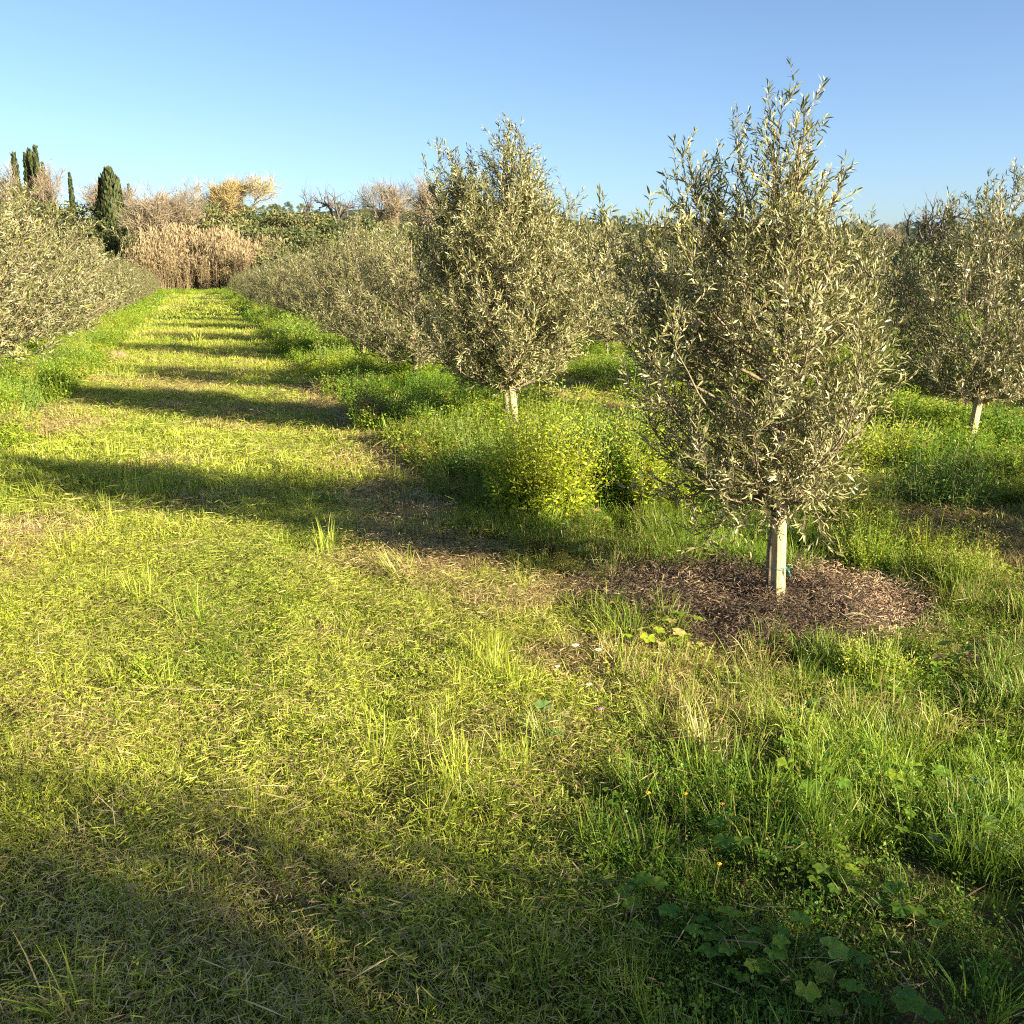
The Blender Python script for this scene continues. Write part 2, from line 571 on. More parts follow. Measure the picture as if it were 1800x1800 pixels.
def broadleaf(g, c, a, s, tilt, val):
    th = np.linspace(-2.75, 2.75, 22)
    r = s * .5 * (1 + .13 * np.cos(th * 5.5)) * (1 - .12 * (np.abs(th) / 2.75) ** 3)
    x = r * np.cos(th) + s * .12; y = r * np.sin(th); z = .10 * s * np.abs(np.sin(th * 2.75)) + tilt * -x * .5
    V = np.stack([x * math.cos(a) - y * math.sin(a), x * math.sin(a) + y * math.cos(a), z], 1)
    V = np.concatenate([[[0, 0, 0]], V]) + c
    g.add(V, [[(0, j + 1, j + 2) for j in range(21)]], val)


asset('mown_near', mk_mown(.0024, 150, .11, .040), 10, M['grass'])
asset('mown_mid', mk_mown(.0048, 110, .17, .06), 8, M['grass'])
asset('mown_far', mk_mown(.016, 90, .42, .085), 6, M['grass'])
asset('clip_near', mk_clip(.0024, 60, .13, .038), 10, M['grass'])
asset('clip_mid', mk_clip(.0055, 30, .2, .10), 8, M['grass'])
asset('long_near', mk_long(.0038, 50, .07, .22), 8, M['grass'])
asset('long_mid', mk_long(.0085, 46, .12, .26), 6, M['grass'])
asset('long_far', mk_long(.026, 60, .38, .36), 5, M['grass'])
asset('herb_low', mk_herb(16, .09, .09, .017, .010, .007, .5), 8, M['herb'])
asset('herb_tall', mk_herb(16, .12, .33, .026, .012, .0085, .35), 8, M['herb'])
asset('herb_mid', mk_herb(16, .16, .24, .038, .018, .014, .3), 6, M['herb'])
asset('herb_far', mk_herb(20, .36, .36, .10, .05, .035, .3), 5, M['herb'])
asset('broad', mk_broad(9, .11, .12, .062), 6, M['herb'])
asset('straw', mk_clip(.0022, 10, .16, .09), 8, M['straw'])
asset('mulch', mk_clip(.0030, 80, .10, .028), 8, M['mulch'])


def gn_instances(col):
    ng = bpy.data.node_groups.new('scatter_' + col.name, 'GeometryNodeTree')
    ng.interface.new_socket('Geometry', in_out='INPUT', socket_type='NodeSocketGeometry')
    ng.interface.new_socket('Geometry', in_out='OUTPUT', socket_type='NodeSocketGeometry')
    gi = ng.nodes.new('NodeGroupInput'); go = ng.nodes.new('NodeGroupOutput')
    ci = ng.nodes.new('GeometryNodeCollectionInfo'); ci.inputs['Collection'].default_value = col
    ci.inputs['Separate Children'].default_value = True; ci.inputs['Reset Children'].default_value = True
    ip = ng.nodes.new('GeometryNodeInstanceOnPoints'); ip.inputs['Pick Instance'].default_value = True

    def na(nm, t):
        n = ng.nodes.new('GeometryNodeInputNamedAttribute'); n.data_type = t; n.inputs['Name'].default_value = nm
        return [o for o in n.outputs if o.enabled and o.name == 'Attribute'][0]
    e2r = ng.nodes.new('FunctionNodeEulerToRotation')
    L = ng.links.new
    L(gi.outputs[0], ip.inputs['Points']); L(ci.outputs[0], ip.inputs['Instance'])
    L(na('idx', 'INT'), ip.inputs['Instance Index'])
    L(na('rot', 'FLOAT_VECTOR'), e2r.inputs[0]); L(e2r.outputs[0], ip.inputs['Rotation'])
    L(na('scl', 'FLOAT'), ip.inputs['Scale'])
    L(ip.outputs[0], go.inputs[0])
    return ng


def scatter(name, kind, x, y, scl, tint, label, cat, dz=0.0, tilt=.12):
    col, n = ASSET[kind]
    k = len(x)
    z = terrain(x, y) + dz
    me = to_mesh(name, np.stack([x, y, z], 1), [], [], {
        'rot': np.stack([rng.normal(0, tilt, k), rng.normal(0, tilt, k), rng.uniform(0, 6.283, k)], 1),
        'scl': np.asarray(scl, float), 'idx': rng.integers(0, n, k).astype(np.int32), 'tint': tint})
    o = link(name, me)
    md = o.modifiers.new('scatter', 'NODES'); md.node_group = gn_instances(col)
    tag(o, label, cat, kind='stuff')
    return o


def ring(r0, r1, dens, half=40):
    h = R(half)
    n = int(dens * h * (r1 * r1 - r0 * r0))
    r = np.sqrt(rng.uniform(r0 * r0, r1 * r1, n)); a = rng.uniform(-h, h, n)
    return r * np.sin(a), r * np.cos(a)


def path_mask(x, y):
    """1 on the mown strips, 0 in the weedy ones, soft ragged edges"""
    u, v = uv(x, y)
    e = .55 * (fbm(u / 1.1, v / 1.1, 31, 3) - .5)
    right = 1.60 + .35 * sst(3.5, 1.5, u) * 0 - .75 * (1 - sst(1.6, 3.6, u))
    m = sst(-1.95, -1.6, v + e) * (1 - sst(right - .15, right + .2, v + e))
    m = np.maximum(m, sst(3.75, 4.15, v + e) * (1 - sst(5.2, 5.6, v + e)) * (1 - .0 * x))
    for c in (8.5, 12.5, 16.4, 20.4, -5.9, -9.8):
        m = np.maximum(m, sst(c - 1.0, c - .6, v + e) * (1 - sst(c + .6, c + 1.0, v + e)))
    return m * (1 - sst(66, 72, u))


def dry_mask(x, y):
    u, v = uv(x, y)
    d = sst(.46, .70, fbm(x / .75 + 5, y / .75, 41, 4))
    band = np.exp(-((v - 1.35) / .42) ** 2) * sst(.35, .6, fbm(x / .35, y / .35, 43, 2))     # raked hay along the right edge of the strip
    band2 = np.exp(-((v - 4.3) / .5) ** 2) * .9
    fg = (1 - sst(1.2, 3.4, y)) * (1 - sst(.3, .7, v)) * .3
    soil = soil_mask(x, y)
    lush = sst(.25, 1.0, v) * (1 - sst(2.5, 3.6, y))
    d = d * (1 - .8 * lush); fg = fg * (1 - lush); band = band * (1 - .8 * lush)
    return np.clip(.56 * d + .75 * band * (y < 14) + band2 * .6 + fg + soil * .8, 0, 1)


SOIL = [(-3.03, 5.92, .38, .16), (-5.5, 10.4, .8, .35), (-7.1, 17.6, .5, .5), (.75, 3.05, .28, .16), (.10, 3.25, .2, .10),
        (-.03, 6.25, .28, .22), (1.15, 2.55, .25, .12), (1.55, 3.3, .4, .18), (.95, 3.9, .3, .2), (.28, 4.8, .22, .3),
        (.35, 2.5, .3, .1), (-.6, 7.3, .35, .25), (1.15, 1.9, .12, .05), (-5.0, 9.6, .6, .4), (2.3, 2.7, .2, .1), (-1.0, 11.2, .4, .5)]


def soil_mask(x, y):
    s = 0 * x
    for (a, b, c, d) in SOIL:
        if a > .2 and b < 2.9: continue
        r = ((x - a) / c) ** 2 + ((y - b) / d) ** 2
        s = np.maximum(s, np.exp(-r * (1 + .8 * vnoise(x * 9, y * 9, 77))))
    return s


def tints(x, y, path):
    k = len(x)
    dr = np.clip(dry_mask(x, y) * .85 + rng.uniform(-.05, .12, k), 0, 1)
    yel = np.clip(.30 + .42 * path + .75 * (fbm(x / 1.3, y / 1.3, 51, 3) - .5) + rng.normal(0, .10, k), 0, 1)
    u, v = uv(x, y)
    yel = yel + .30 * (vnoise(v * 2.2 + 3, u * .22, 63) - .5) * path
    yel = np.clip(yel - .22 * (1 - sst(2.0, 3.0, y)) * sst(.2, 1.0, v), 0, 1)
    val = 1.0 + .35 * (fbm(x / .6, y / .6, 57, 2) - .5) + rng.normal(0, .08, k)
    return np.stack([dr, val, yel], 1)


def keepmask(p):
    return rng.uniform(0, 1, len(p)) < p


def in_mulch(x, y, k=1.0):
    return mound(x, y) + .5 * (fbm(x * 4.5, y * 4.5, 19, 2) - .5) < k - .06


# --- mown sward
for (nm, kd, r0, r1, dn, s0) in (('mown_grass', 'mown_near', 1.2, 6.5, 210, 1.0), ('mown_grass', 'mown_mid', 6, 17, 110, 1.0), ('mown_grass', 'mown_mid', 16, 34, 42, 1.5), ('mown_grass', 'mown_far', 32, 84, 9, 1.15)):
    x, y = ring(r0, r1, dn)
    p = path_mask(x, y); so = soil_mask(x, y)
    k = keepmask((.38 + .62 * p) * (1 - .8 * so)) & ~in_mulch(x, y, 1.0)
    x, y, p = x[k], y[k], p[k]
    scatter(nm, kd, x, y, s0 * rng.uniform(.6, 1.3, len(x)) * (.45 + 1.15 * fbm(x / .32, y / .32, 61, 2)), tints(x, y, p),
            {1.0: 'short mown yellow green grass of the strip near the viewer'}.get(s0, 'short mown yellow green grass of the strip running away between olive rows'), 'grass')
# --- loose clippings on top of the mown strip
for (kd, r0, r1, dn, s0) in (('clip_near', 1.2, 6.5, 210, 1.0), ('clip_mid', 6, 22, 42, 1.0)):
    x, y = ring(r0, r1, dn)
    p = path_mask(x, y)
    k = keepmask(np.clip(p * .9 + .35 * dry_mask(x, y) + .03, 0, 1)) & ~in_mulch(x, y, .9)
    x, y, p = x[k], y[k], p[k]
    t = tints(x, y, p); t[:, 0] = np.clip(t[:, 0] * 1.3 + .22, 0, 1); t[:, 2] = np.clip(t[:, 2] + .25, 0, 1)
    scatter('grass_clippings', kd, x, y, s0 * rng.uniform(.7, 1.3, len(x)), t, 'pale cut grass blades lying loose over the mown strip', 'grass clippings', .012, .2)
# --- long grass tufts
for (kd, r0, r1, dn, s0) in (('long_near', 1.2, 8, 130, 1.0), ('long_mid', 7.5, 20, 20, 1.0), ('long_mid', 19, 36, 9, 1.35), ('long_far', 34, 90, 1.8, 1.0)):
    x, y = ring(r0, r1, dn)
    p = path_mask(x, y); u, v = uv(x, y)
    cl = sst(.42, .6, fbm(x / .45, y / .45, 71, 2))
    fore = (1 - sst(3.0, 4.4, y)) * sst(.35, 1.0, v)
    k = keepmask(np.clip((1 - p) * (.25 + .8 * cl) + .02 + .9 * fore * cl, 0, 1) * (1 - soil_mask(x, y))) & ~in_mulch(x, y, .92)
    x, y, p = x[k], y[k], p[k]
    t = tints(x, y, p); t[:, 0] *= .5
    near = np.where(y < 4.2, .84, 1.0)
    scatter('long_grass', kd, x, y, s0 * near * rng.uniform(.45, 1.1, len(x)), t, {1.0: 'long arching green grass tufts beside the mown strip'}.get(s0, 'long green grass tufts along the far olive rows'), 'grass')
# --- leafy weeds
for (kd, r0, r1, dn, s0, w) in (('herb_low', 1.2, 9, 150, 1.0, 0), ('herb_tall', 2.2, 9, 80, 1.0, 1), ('herb_mid', 8, 20, 44, 1.3, 1), ('herb_mid', 19, 38, 18, 1.5, 1), ('herb_far', 36, 84, 3.2, 1.0, 1), ('broad', 1.2, 8, 18, .95, 2)):
    x, y = ring(r0, r1, dn)
    p = path_mask(x, y); u, v = uv(x, y)
    cl = sst(.40, .62, fbm(x / .55 + 7, y / .55, 81 + w, 2))
    if w == 1:
        pr = (1 - p) * (.12 + .9 * cl) * sst(4.6, 6.0, y + .25 * v)
        pr = pr + .25 * cl * (1 - p) * (y < 6)
    elif w == 2: pr = (1 - p) * cl + .03
    else: pr = np.clip((1 - p) * (.45 + .7 * cl) + .10, 0, 1)
    k = keepmask(np.clip(pr, 0, 1) * (1 - soil_mask(x, y))) & ~in_mulch(x, y, .97)
    x, y, p = x[k], y[k], p[k]
    t = tints(x, y, p); t[:, 0] *= .45
    sc_ = s0 * rng.uniform(.55, 1.15, len(x))
    if kd == 'herb_tall': sc_ *= np.where(y < 4.4, .42, np.where((y < 7) & (x < 1.6), .55, .85))
    scatter('weeds' if w < 2 else 'mallow_weeds', kd, x, y, sc_, t,
            {0: 'low small leaved weeds on the ground', 1: 'upright leafy green weeds growing along the tree rows', 2: 'rounded lobed mallow leaves low among the weeds'}[w], 'weeds')
# --- straw and mulch
x, y = ring(1.2, 9, 45)
k = keepmask(np.clip(dry_mask(x, y) * 1.1 + .06, 0, 1)) & ~in_mulch(x, y, .8)
x, y = x[k], y[k]
t = np.stack([rng.uniform(0, .6, len(x)), rng.uniform(.8, 1.15, len(x)), rng.uniform(0, .6, len(x))], 1)
scatter('dry_straw', 'straw', x, y, rng.uniform(.6, 1.5, len(x)), t, 'dry tan straw stems lying across the grass', 'straw', .02, .15)
a = rng.uniform(0, 6.283, 900); q = np.sqrt(rng.uniform(0, 1.12, 900))
x = MND[0] + np.cos(a) * q * MND[2]; y = MND[1] + np.sin(a) * q * MND[3]
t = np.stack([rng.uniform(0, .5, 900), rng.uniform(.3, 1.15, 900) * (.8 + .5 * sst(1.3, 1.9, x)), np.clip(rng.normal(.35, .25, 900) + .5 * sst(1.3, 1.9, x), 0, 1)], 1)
scatter('mulch_chips', 'mulch', x, y, rng.uniform(.6, 1.4, 900), t, 'shredded brown mulch chips in the ring round the foremost olive', 'mulch', .008, .35)

# ------------------------------------------------------------------ olive trees
def bez(p0, p1, p2, p3, n):
    t = np.linspace(0, 1, n)[:, None]
    return (1 - t) ** 3 * p0 + 3 * (1 - t) ** 2 * t * p1 + 3 * (1 - t) * t * t * p2 + t ** 3 * p3


def olive(seed, H, prof, tips, nrand, leaf, dens=1.0, base=.34, trunk_r=.018, lean=(0, 0), fine=True, shoot=1.0, gap=.22):
    """prof: [(z, r_left, r_right)], tips: explicit limb ends (x, y, z). Returns trunk geo, list of limb geos, leaf arrays"""
    rg = np.random.default_rng(seed)
    pz = [p[0] for p in prof]; pl = [p[1] for p in prof]; pr = [p[2] for p in prof]

    def rad(x, y, z):
        a = np.arctan2(y, x); c = .5 + .5 * np.cos(a)
        return (np.interp(z, pz, pl) * (1 - c) + np.interp(z, pz, pr) * c) * (.72 + .60 * vnoise(a * 1.9 + 20, z * 3.6 + seed, seed))
    top = max(t[2] for t in tips)
    zz = np.linspace(0, top * .94, 12)
    tx = lean[0] * zz + .03 * (vnoise(zz * 2.2, zz * 0, seed) - .5) * (zz > .1); ty = lean[1] * zz + .03 * (vnoise(zz * 2.2, zz * 0 + 4, seed) - .5)
    T = np.stack([tx, ty, zz], 1)
    tg = Geo(); tube(tg, T, trunk_r * (1 - zz / top) ** .7 + .003, 8)
    pts = list(tips)
    for i in range(nrand):
        z = base + (H * .86 - base) * ((i + rg.uniform(0, 1)) / nrand) ** .9
        a = i * 2.39996 + rg.uniform(-.4, .4)
        r = rad(np.cos(a), np.sin(a), z) * rg.uniform(.72, 1.02)
        pts.append((r * np.cos(a) + lean[0] * z, r * np.sin(a), z))
    limbs = []; LP = []; LD = []; LN = []; LL = []
    for tp in pts:
        tp = np.array(tp, float); g = Geo()
        rr = math.hypot(tp[0], tp[1])
        h0 = max(.28, min(tp[2] - .25 - .6 * rr, tp[2] * .72)); h0 = max(h0, min(.42, tp[2]))
        if tp[2] < .6: h0 = .5
        p0 = np.array([np.interp(h0, zz, tx), np.interp(h0, zz, ty), h0])
        out = unit(np.array([tp[0], tp[1], 0]) + 1e-6)
        Ld = np.linalg.norm(tp - p0)
        p1 = p0 + (out * .55 + np.array([0, 0, .35])) * Ld * .45
        p2 = tp - np.array([0, 0, 1.0]) * Ld * (.38 if tp[2] > .7 else -.15) - out * Ld * .06
        C = bez(p0, p1, p2, tp, 10) + rg.normal(0, .008, (10, 3)) * np.linspace(0, 1, 10)[:, None]
        r0 = .0045 + .0058 * Ld
        tube(g, C, np.linspace(r0, .0018, 10), 5)
        seg = np.linspace(0, 1, 10)

        def at(c, s):
            return np.array([np.interp(s, np.linspace(0, 1, len(c)), c[:, j]) for j in range(3)])
        shoots = []
        nsub = max(3, int(Ld / .075 * dens))
        for k in range(nsub):
            s = .22 + .78 * (k + rg.uniform(0, 1)) / nsub
            p = at(C, s); d = unit(at(C, min(1, s + .08)) - at(C, s - .08))
            if s < .9 and vnoise(p[0] * 3.4 + p[2] * 1.3, p[1] * 3.4 + p[2] * 2.9, seed + 5) < gap: continue
            q = unit(rg.normal(0, 1, 3)); q = unit(q - q.dot(d) * d)
            dd = unit(d * .55 + q * .8 + np.array([0, 0, .38 if tp[2] > .7 else .0]))
            L = rg.uniform(.13, .36) * (1.15 - .6 * s) * (H / 2.6)
            e = p + dd * L
            k2 = 0
            while k2 < 3 and math.hypot(e[0] - lean[0] * e[2], e[1]) > 1.12 * rad(e[0], e[1], e[2]):
                L *= .7; e = p + dd * L; k2 += 1
            S = bez(p, p + dd * L * .4, e - np.array([0, 0, .12 * L]), e + np.array([0, 0, .12 * L]), 5)
            tube(g, S, np.linspace(.0028, .0014, 5), 3)
            shoots.append(S)
            ns = max(2, int(L / .055 * dens))
            for j in range(ns):
                s2 = (j + rg.uniform(.2, 1)) / ns
                p3 = at(S, min(1, s2)); q = unit(rg.normal(0, 1, 3)); q = unit(q - q.dot(dd) * dd)
                d3 = unit(dd * .7 + q * .75 + np.array([0, 0, .35]))
                L3 = rg.uniform(.07, .17) * shoot
                e3 = p3 + d3 * L3
                S3 = bez(p3, p3 + d3 * L3 * .4, e3, e3 + np.array([0, 0, .02]), 4)
                tube(g, S3, np.linspace(.0014, .0008, 4), 3)
                shoots.append(S3)
        # the free end of the limb
        d = unit(C[-1] - C[-3]); shoots.append(np.array([C[-3], C[-2], C[-1], C[-1] + d * .04]))
        for S in shoots:
            n = len(S); ln = np.linalg.norm(np.diff(S, axis=0), axis=1).sum()
            m = max(2, int(ln * .92 / (leaf * .36)))
            ss = np.linspace(.12, 1, m)
            P = np.stack([np.interp(ss, np.linspace(0, 1, n), S[:, j]) for j in range(3)], 1)
            D0 = unit(S[-1] - S[0]); q = unit(np.cross(D0, rg.normal(0, 1, 3))); q2 = np.cross(D0, q)
            for side in (1, -1):
                ang = np.arange(m) * math.pi / 2 + rg.normal(0, .35, m)
                Q = side * (np.cos(ang)[:, None] * q + np.sin(ang)[:, None] * q2)
                op = rg.uniform(.35, .9, m)[:, None] * np.where(ss > .93, .35, 1)[:, None]
                D = unit(D0 * np.cos(op) + Q * np.sin(op) + rg.normal(0, .12, (m, 3)))
                LP.append(P); LD.append(D); LN.append(D0 - 0 * D + rg.normal(0, .25, (m, 3))); LL.append(leaf * rg.uniform(.6, 1.12, m) * np.where(ss > .9, .75, 1))
        limbs.append(g)
    LP = np.concatenate(LP); LD = np.concatenate(LD); LN = np.concatenate(LN); LL = np.concatenate(LL)
    LA = rg.uniform(0, 1, len(LL))
    return tg, limbs, (LP, LD, LN, LL, LA)


PROTO = {}


def olive_proto(key, merged=False, keepleaves=0, mat='olive', **kw):
    tg, limbs, (P, D, Nn, L, A) = olive(**kw)
    parts = [('trunk', tg.mesh('trunk', [M['olivebark']], True), None)]
    if merged:
        g = Geo()
        for l in limbs:
            for V, a in zip(l.V, l.A): pass
        V = np.concatenate([np.concatenate(l.V) for l in limbs]); off = 0; F = {}
        for l in limbs:
            for k, f in l.F.items(): F.setdefault(k, []).append(np.concatenate(f) + off)
            off += l.n
        me = to_mesh('branches', V, [np.concatenate(f) for f in F.values()], [M['olivebark']])
        parts.append(('branches', me, 'stuff'))
    else:
        for l in limbs: parts.append(('branch', l.mesh('branch', [M['olivebark']], True), None))
    sel = np.zeros(len(L), bool)
    if keepleaves:      # the outermost, largest-looking leaves become leaves of their own
        score = -P[:, 1] * .5 + np.abs(P[:, 0]) * .9 + P[:, 2] * .55 + L * 12
        sel[np.argsort(-score)[:keepleaves]] = True
    g = Geo(); ns = ~sel
    leaves(g, P[ns], D[ns], Nn[ns], L[ns], L[ns] * .175, A[ns], bend=np.random.default_rng(3).normal(.14, .22, (int(ns.sum()), 1)))
    parts.append(('foliage', g.mesh('foliage', [M[mat]]), 'stuff'))
    single = None
    if keepleaves:
        g1 = Geo(); leaves(g1, [[0, 0, 0]], [[0, 1, 0]], [[0, 0, 1]], .06, .0126, .6)
        single = (g1.mesh('leaf', [M[mat]]), P[sel], D[sel], Nn[sel], L[sel])
    PROTO[key] = (parts, single)
    return len(L)


def place_olive(key, x, y, rz, s, label, group=None, wide=1.0):
    z = float(terrain(x, y)) - .01
    root = empty('olive_tree', (x, y, z)); root.rotation_euler = (0, 0, rz); root.scale = (s * wide, s * wide, s)
    tag(root, label, 'olive tree', group)
    parts, single = PROTO[key]; fol = None
    for nm, me, kind in parts:
        o = link(nm, me, root)
        if kind: o['kind'] = kind
        if nm == 'foliage': fol = o
    if single:
        me, P, D, Nn, L = single
        from mathutils import Matrix
        for p, d, n, l in zip(P, D, Nn, L):
            d = Vector(d).normalized(); n = Vector(n); n = (n - n.dot(d) * d).normalized(); s_ = d.cross(n)
            o = link('leaf', me, root)
            k = l / .06
            o.matrix_local = Matrix(((s_.x * k, d.x * k, n.x * k, p[0]), (s_.y * k, d.y * k, n.y * k, p[1]), (s_.z * k, d.z * k, n.z * k, p[2]), (0, 0, 0, 1)))
    return root


nl = olive_proto('main', keepleaves=280, seed=3, H=2.3,
    prof=[(.2, .15, .12), (.35, .38, .26), (.6, .58, .32), (.95, .68, .42), (1.25, .72, .46), (1.45, .80, .40), (1.65, .86, .30), (1.85, .56, .20), (2.05, .34, .12), (2.25, .16, .06), (2.4, .1, .08)],
    tips=[(-.55, -.05, 2.10), (-.47, .1, 2.02), (-.10, 0, 2.35), (-.02, -.1, 2.28), (-.27, .08, 2.20), (-.17, -.22, 2.1), (.12, .05, 1.92), (.08, -.2, 1.78), (.40, .05, 1.76), (.26, -.15, 1.54), (.42, -.1, 1.28), (-.88, .05, 1.80), (-.97, -.12, 1.66), (-.72, -.2, 1.80), (-.75, .2, 1.6), (-.5, .22, 1.88), (.05, .3, 1.88), (-.35, -.35, 1.72), (-.05, -.35, 1.78), (-.68, -.05, .98), (-.70, -.2, 1.25), (-.58, -.1, .55), (-.38, -.2, .32)],
    nrand=54, leaf=.049, dens=1.22, gap=.33)
print('INFO', 'main leaves', nl, flush=True)
nl = olive_proto('second', seed=8, H=2.75, trunk_r=.024, lean=(.0, 0),
    prof=[(.45, .2, .18), (.7, .55, .5), (1.0, .76, .78), (1.3, .80, .90), (1.7, .80, .84), (2.0, .76, .74), (2.25, .55, .45), (2.5, .3, .2), (2.7, .2, .15)],
    tips=[(-.62, 0, 2.66), (-.50, .12, 2.60), (-.70, -.1, 2.4), (-.42, -.1, 2.45), (-.56, -.15, 2.3), (-.02, 0, 2.66), (.08, .1, 2.74), (.16, -.08, 2.72), (.0, -.12, 2.56), (.22, .05, 2.55), (.02, .15, 2.4), (-.2, .05, 2.12), (.60, 0, 2.22), (.72, .1, 2.05), (.45, -.15, 2.2), (.75, -.1, 1.8), (-.78, -.1, 1.95), (-.3, -.2, 2.05), (.3, .2, 2.2)],
    nrand=74, leaf=.058, dens=1.25, base=.62, shoot=1.1)
print('INFO second', nl)
for i, (H, w, sd) in enumerate(((2.5, 1.12, 21), (2.6, 1.25, 22), (2.4, 1.18, 23))):
    rg = np.random.default_rng(sd)
    tips = []
    for k in range(9):
        a = k * 2.4 + rg.uniform(-.3, .3); q = w * (.15 + .6 * (k / 9)) * rg.uniform(.8, 1.1)
        tips.append((q * math.cos(a), q * math.sin(a), H * (1.0 - .24 * (k / 9) - rg.uniform(0, .08))))
    pf = [(.35, .2, .2), (.6, .7 * w, .65 * w), (.9, .95 * w, .92 * w), (1.4, 1.0 * w, .98 * w), (1.8, .92 * w, .9 * w), (2.2, .6 * w, .6 * w), (H, .25 * w, .22 * w)]
    nl = olive_proto('row%d' % i, seed=sd, H=H, prof=pf, mat='oliverow', tips=tips, nrand=54, leaf=.070, dens=1.0, trunk_r=.024, base=.52, gap=.27)
    nl2 = olive_proto('far%d' % i, merged=True, mat='oliveback', seed=sd + 40, H=H, prof=pf, tips=tips, nrand=42, leaf=.11, dens=.75, trunk_r=.03, shoot=1.2)
    print('row', nl, nl2)


# ------------------------------------------------------------------ stakes
def box_geo(g, c, s, rotz=0, taper=1.0, lean=(0, 0), a=.5, bev=.004):
    hx, hy, hz = s[0] / 2, s[1] / 2, s[2]
    ring_ = [(-hx + bev, -hy), (hx - bev, -hy), (hx, -hy + bev), (hx, hy - bev), (hx - bev, hy), (-hx + bev, hy), (-hx, hy - bev), (-hx, -hy + bev)]
    V = []; nseg = 6
    for k in range(nseg + 1):
        t = k / nseg; f = 1 + (taper - 1) * t
        for (px, py) in ring_:
            X_ = px * f; Y_ = py * f
            V.append((c[0] + X_ * math.cos(rotz) - Y_ * math.sin(rotz) + lean[0] * hz * t, c[1] + X_ * math.sin(rotz) + Y_ * math.cos(rotz) + lean[1] * hz * t, c[2] + hz * t))
    F = [(k * 8 + j, k * 8 + (j + 1) % 8, (k + 1) * 8 + (j + 1) % 8, (k + 1) * 8 + j) for k in range(nseg) for j in range(8)]
    g.add(V, [F, [tuple(range(nseg * 8, nseg * 8 + 8))]], a)


def stake(x, y, h, w, lean, rz, label, ties=(), strings=(), trunk=(0.02, .05)):
    z = float(terrain(x, y)) - .03
    root = empty('wooden_stake', (x, y, z)); tag(root, label, 'stake')
    g = Geo(); box_geo(g, (0, 0, 0), (w, w * .9, h), rz, .94, lean)
    link('post', g.mesh('post', [M['stake']]), root)
    for hz in ties:
        g = Geo(); c = np.array([lean[0] * hz, lean[1] * hz, hz]); th = np.linspace(0, 2 * math.pi, 17)
        tr = np.array([trunk[0], trunk[1], 0])
        P = np.stack([np.cos(th) * w * .82, np.sin(th) * w * .82, .006 * np.sin(th * 2)], 1) + np.where(np.sin(th)[:, None] > 0, tr * .8, 0) + c
        tube(g, P, .0045, 5)
        tube(g, P + np.array([.003, -.002, .012]), .004, 5)
        tube(g, np.array([P[13], P[13] + [.012, -.02, -.015], P[13] + [.03, -.025, -.035]]), .0035, 4)
        link('rubber_tie', g.mesh('rubber_tie', [M['black']]), root)
    for hz in strings:
        g = Geo(); c = np.array([lean[0] * hz, lean[1] * hz, hz]); th = np.linspace(0, 2 * math.pi, 15)
        P = np.stack([np.cos(th) * w * .72, np.sin(th) * w * .70, .004 * np.cos(th * 3)], 1) + c
        tube(g, P, .0016, 4)
        k = c + np.array([w * .55, -w * .5, 0])
        for e in ([.018, -.01, -.03], [.026, -.004, -.055], [-.012, -.012, .012], [.024, -.01, .010], [.012, -.01, -.018]):
            e = np.array(e); tube(g, np.array([k, k + e * .5 + [0.004, -.004, .006], k + e]), .0016, 4)
        link('string', g.mesh('string', [M['teal']]), root)
    return root


# foremost tree and its stake
place_olive('main', 1.33, 4.76, 0, 1.0, 'large foremost olive tree growing out of the dark mulch ring')
stake(1.342, 4.63, .86, .058, (-.035, .03), .35, 'square pale wooden stake standing in the mulch ring before the foremost olive', ties=(.46, .50), strings=(.21, .72))
place_olive('second', -.06, 9.44, 0, 1.0, 'tall twin topped olive tree just behind the tall yellow green weeds')
stake(.045, 9.30, .95, .062, (-.09, .0), .2, 'leaning wooden stake beside the twin topped olive trunk', ties=(.7,), trunk=(-.06, .04))
ORD = ['first', 'second', 'third', 'fourth', 'fifth', 'sixth', 'seventh', 'eighth', 'ninth', 'tenth', 'eleventh', 'twelfth', 'thirteenth', 'fourteenth', 'fifteenth', 'sixteenth', 'seventeenth', 'eighteenth', 'nineteenth']
rg = random.Random(4)
GR = 'young olive trees planted in rows'
# row right of the mown strip, third tree onwards (the shade at lower right comes from trees added out of view, off the row)
n = 0
for k in range(2, 16):
    u_ = 4.1 + 4.45 * k + (.25 if k > 2 else -.05); v_ = 2.78 + rg.uniform(-.12, .12)
    x, y = xy(u_, v_)
    key = ('row%d' if k < 6 else 'far%d') % ((k + 1) % 3)
    s = (.94 if k < 4 else .94 - .030 * (k - 3)) * rg.uniform(.95, 1.05)
    place_olive(key, x, y, rg.uniform(0, 6.28), s, '%s olive tree going back along the right edge of the mown strip' % ORD[k] if k < 15 else 'last olive tree at the far right end of the mown strip', GR)
    if k < 6:
        stake(x + .05, y - .1, .9, .06, (rg.uniform(-.06, .06), 0), rg.uniform(0, 1), 'wooden stake at the trunk of the %s olive right of the mown strip' % ORD[k], ties=(.6,))
for k, (w_, s_, sc2, ky) in enumerate(((1.12, -4.0, .97, 'row1'), (1.12, -6.2, 1.22, 'row0'), (1.32, -8.5, 1.45, 'row2'), (1.98, -6.4, .97, 'row1'), (1.9, -8.8, 1.22, 'row0'), (2.62, -7.6, .98, 'row2'), (2.55, -9.9, 1.2, 'row1'), (1.7, -11.0, 1.55, 'row2'))):  # unseen trees added outside the planting grid, only to cast the foreground shade
    place_olive(ky, .527 * w_ - .85 * s_, .85 * w_ + .527 * s_, k * 1.3, sc2, '%s added olive tree behind the viewer, out of view, put there to shade the nearest grass' % ORD[k], GR)
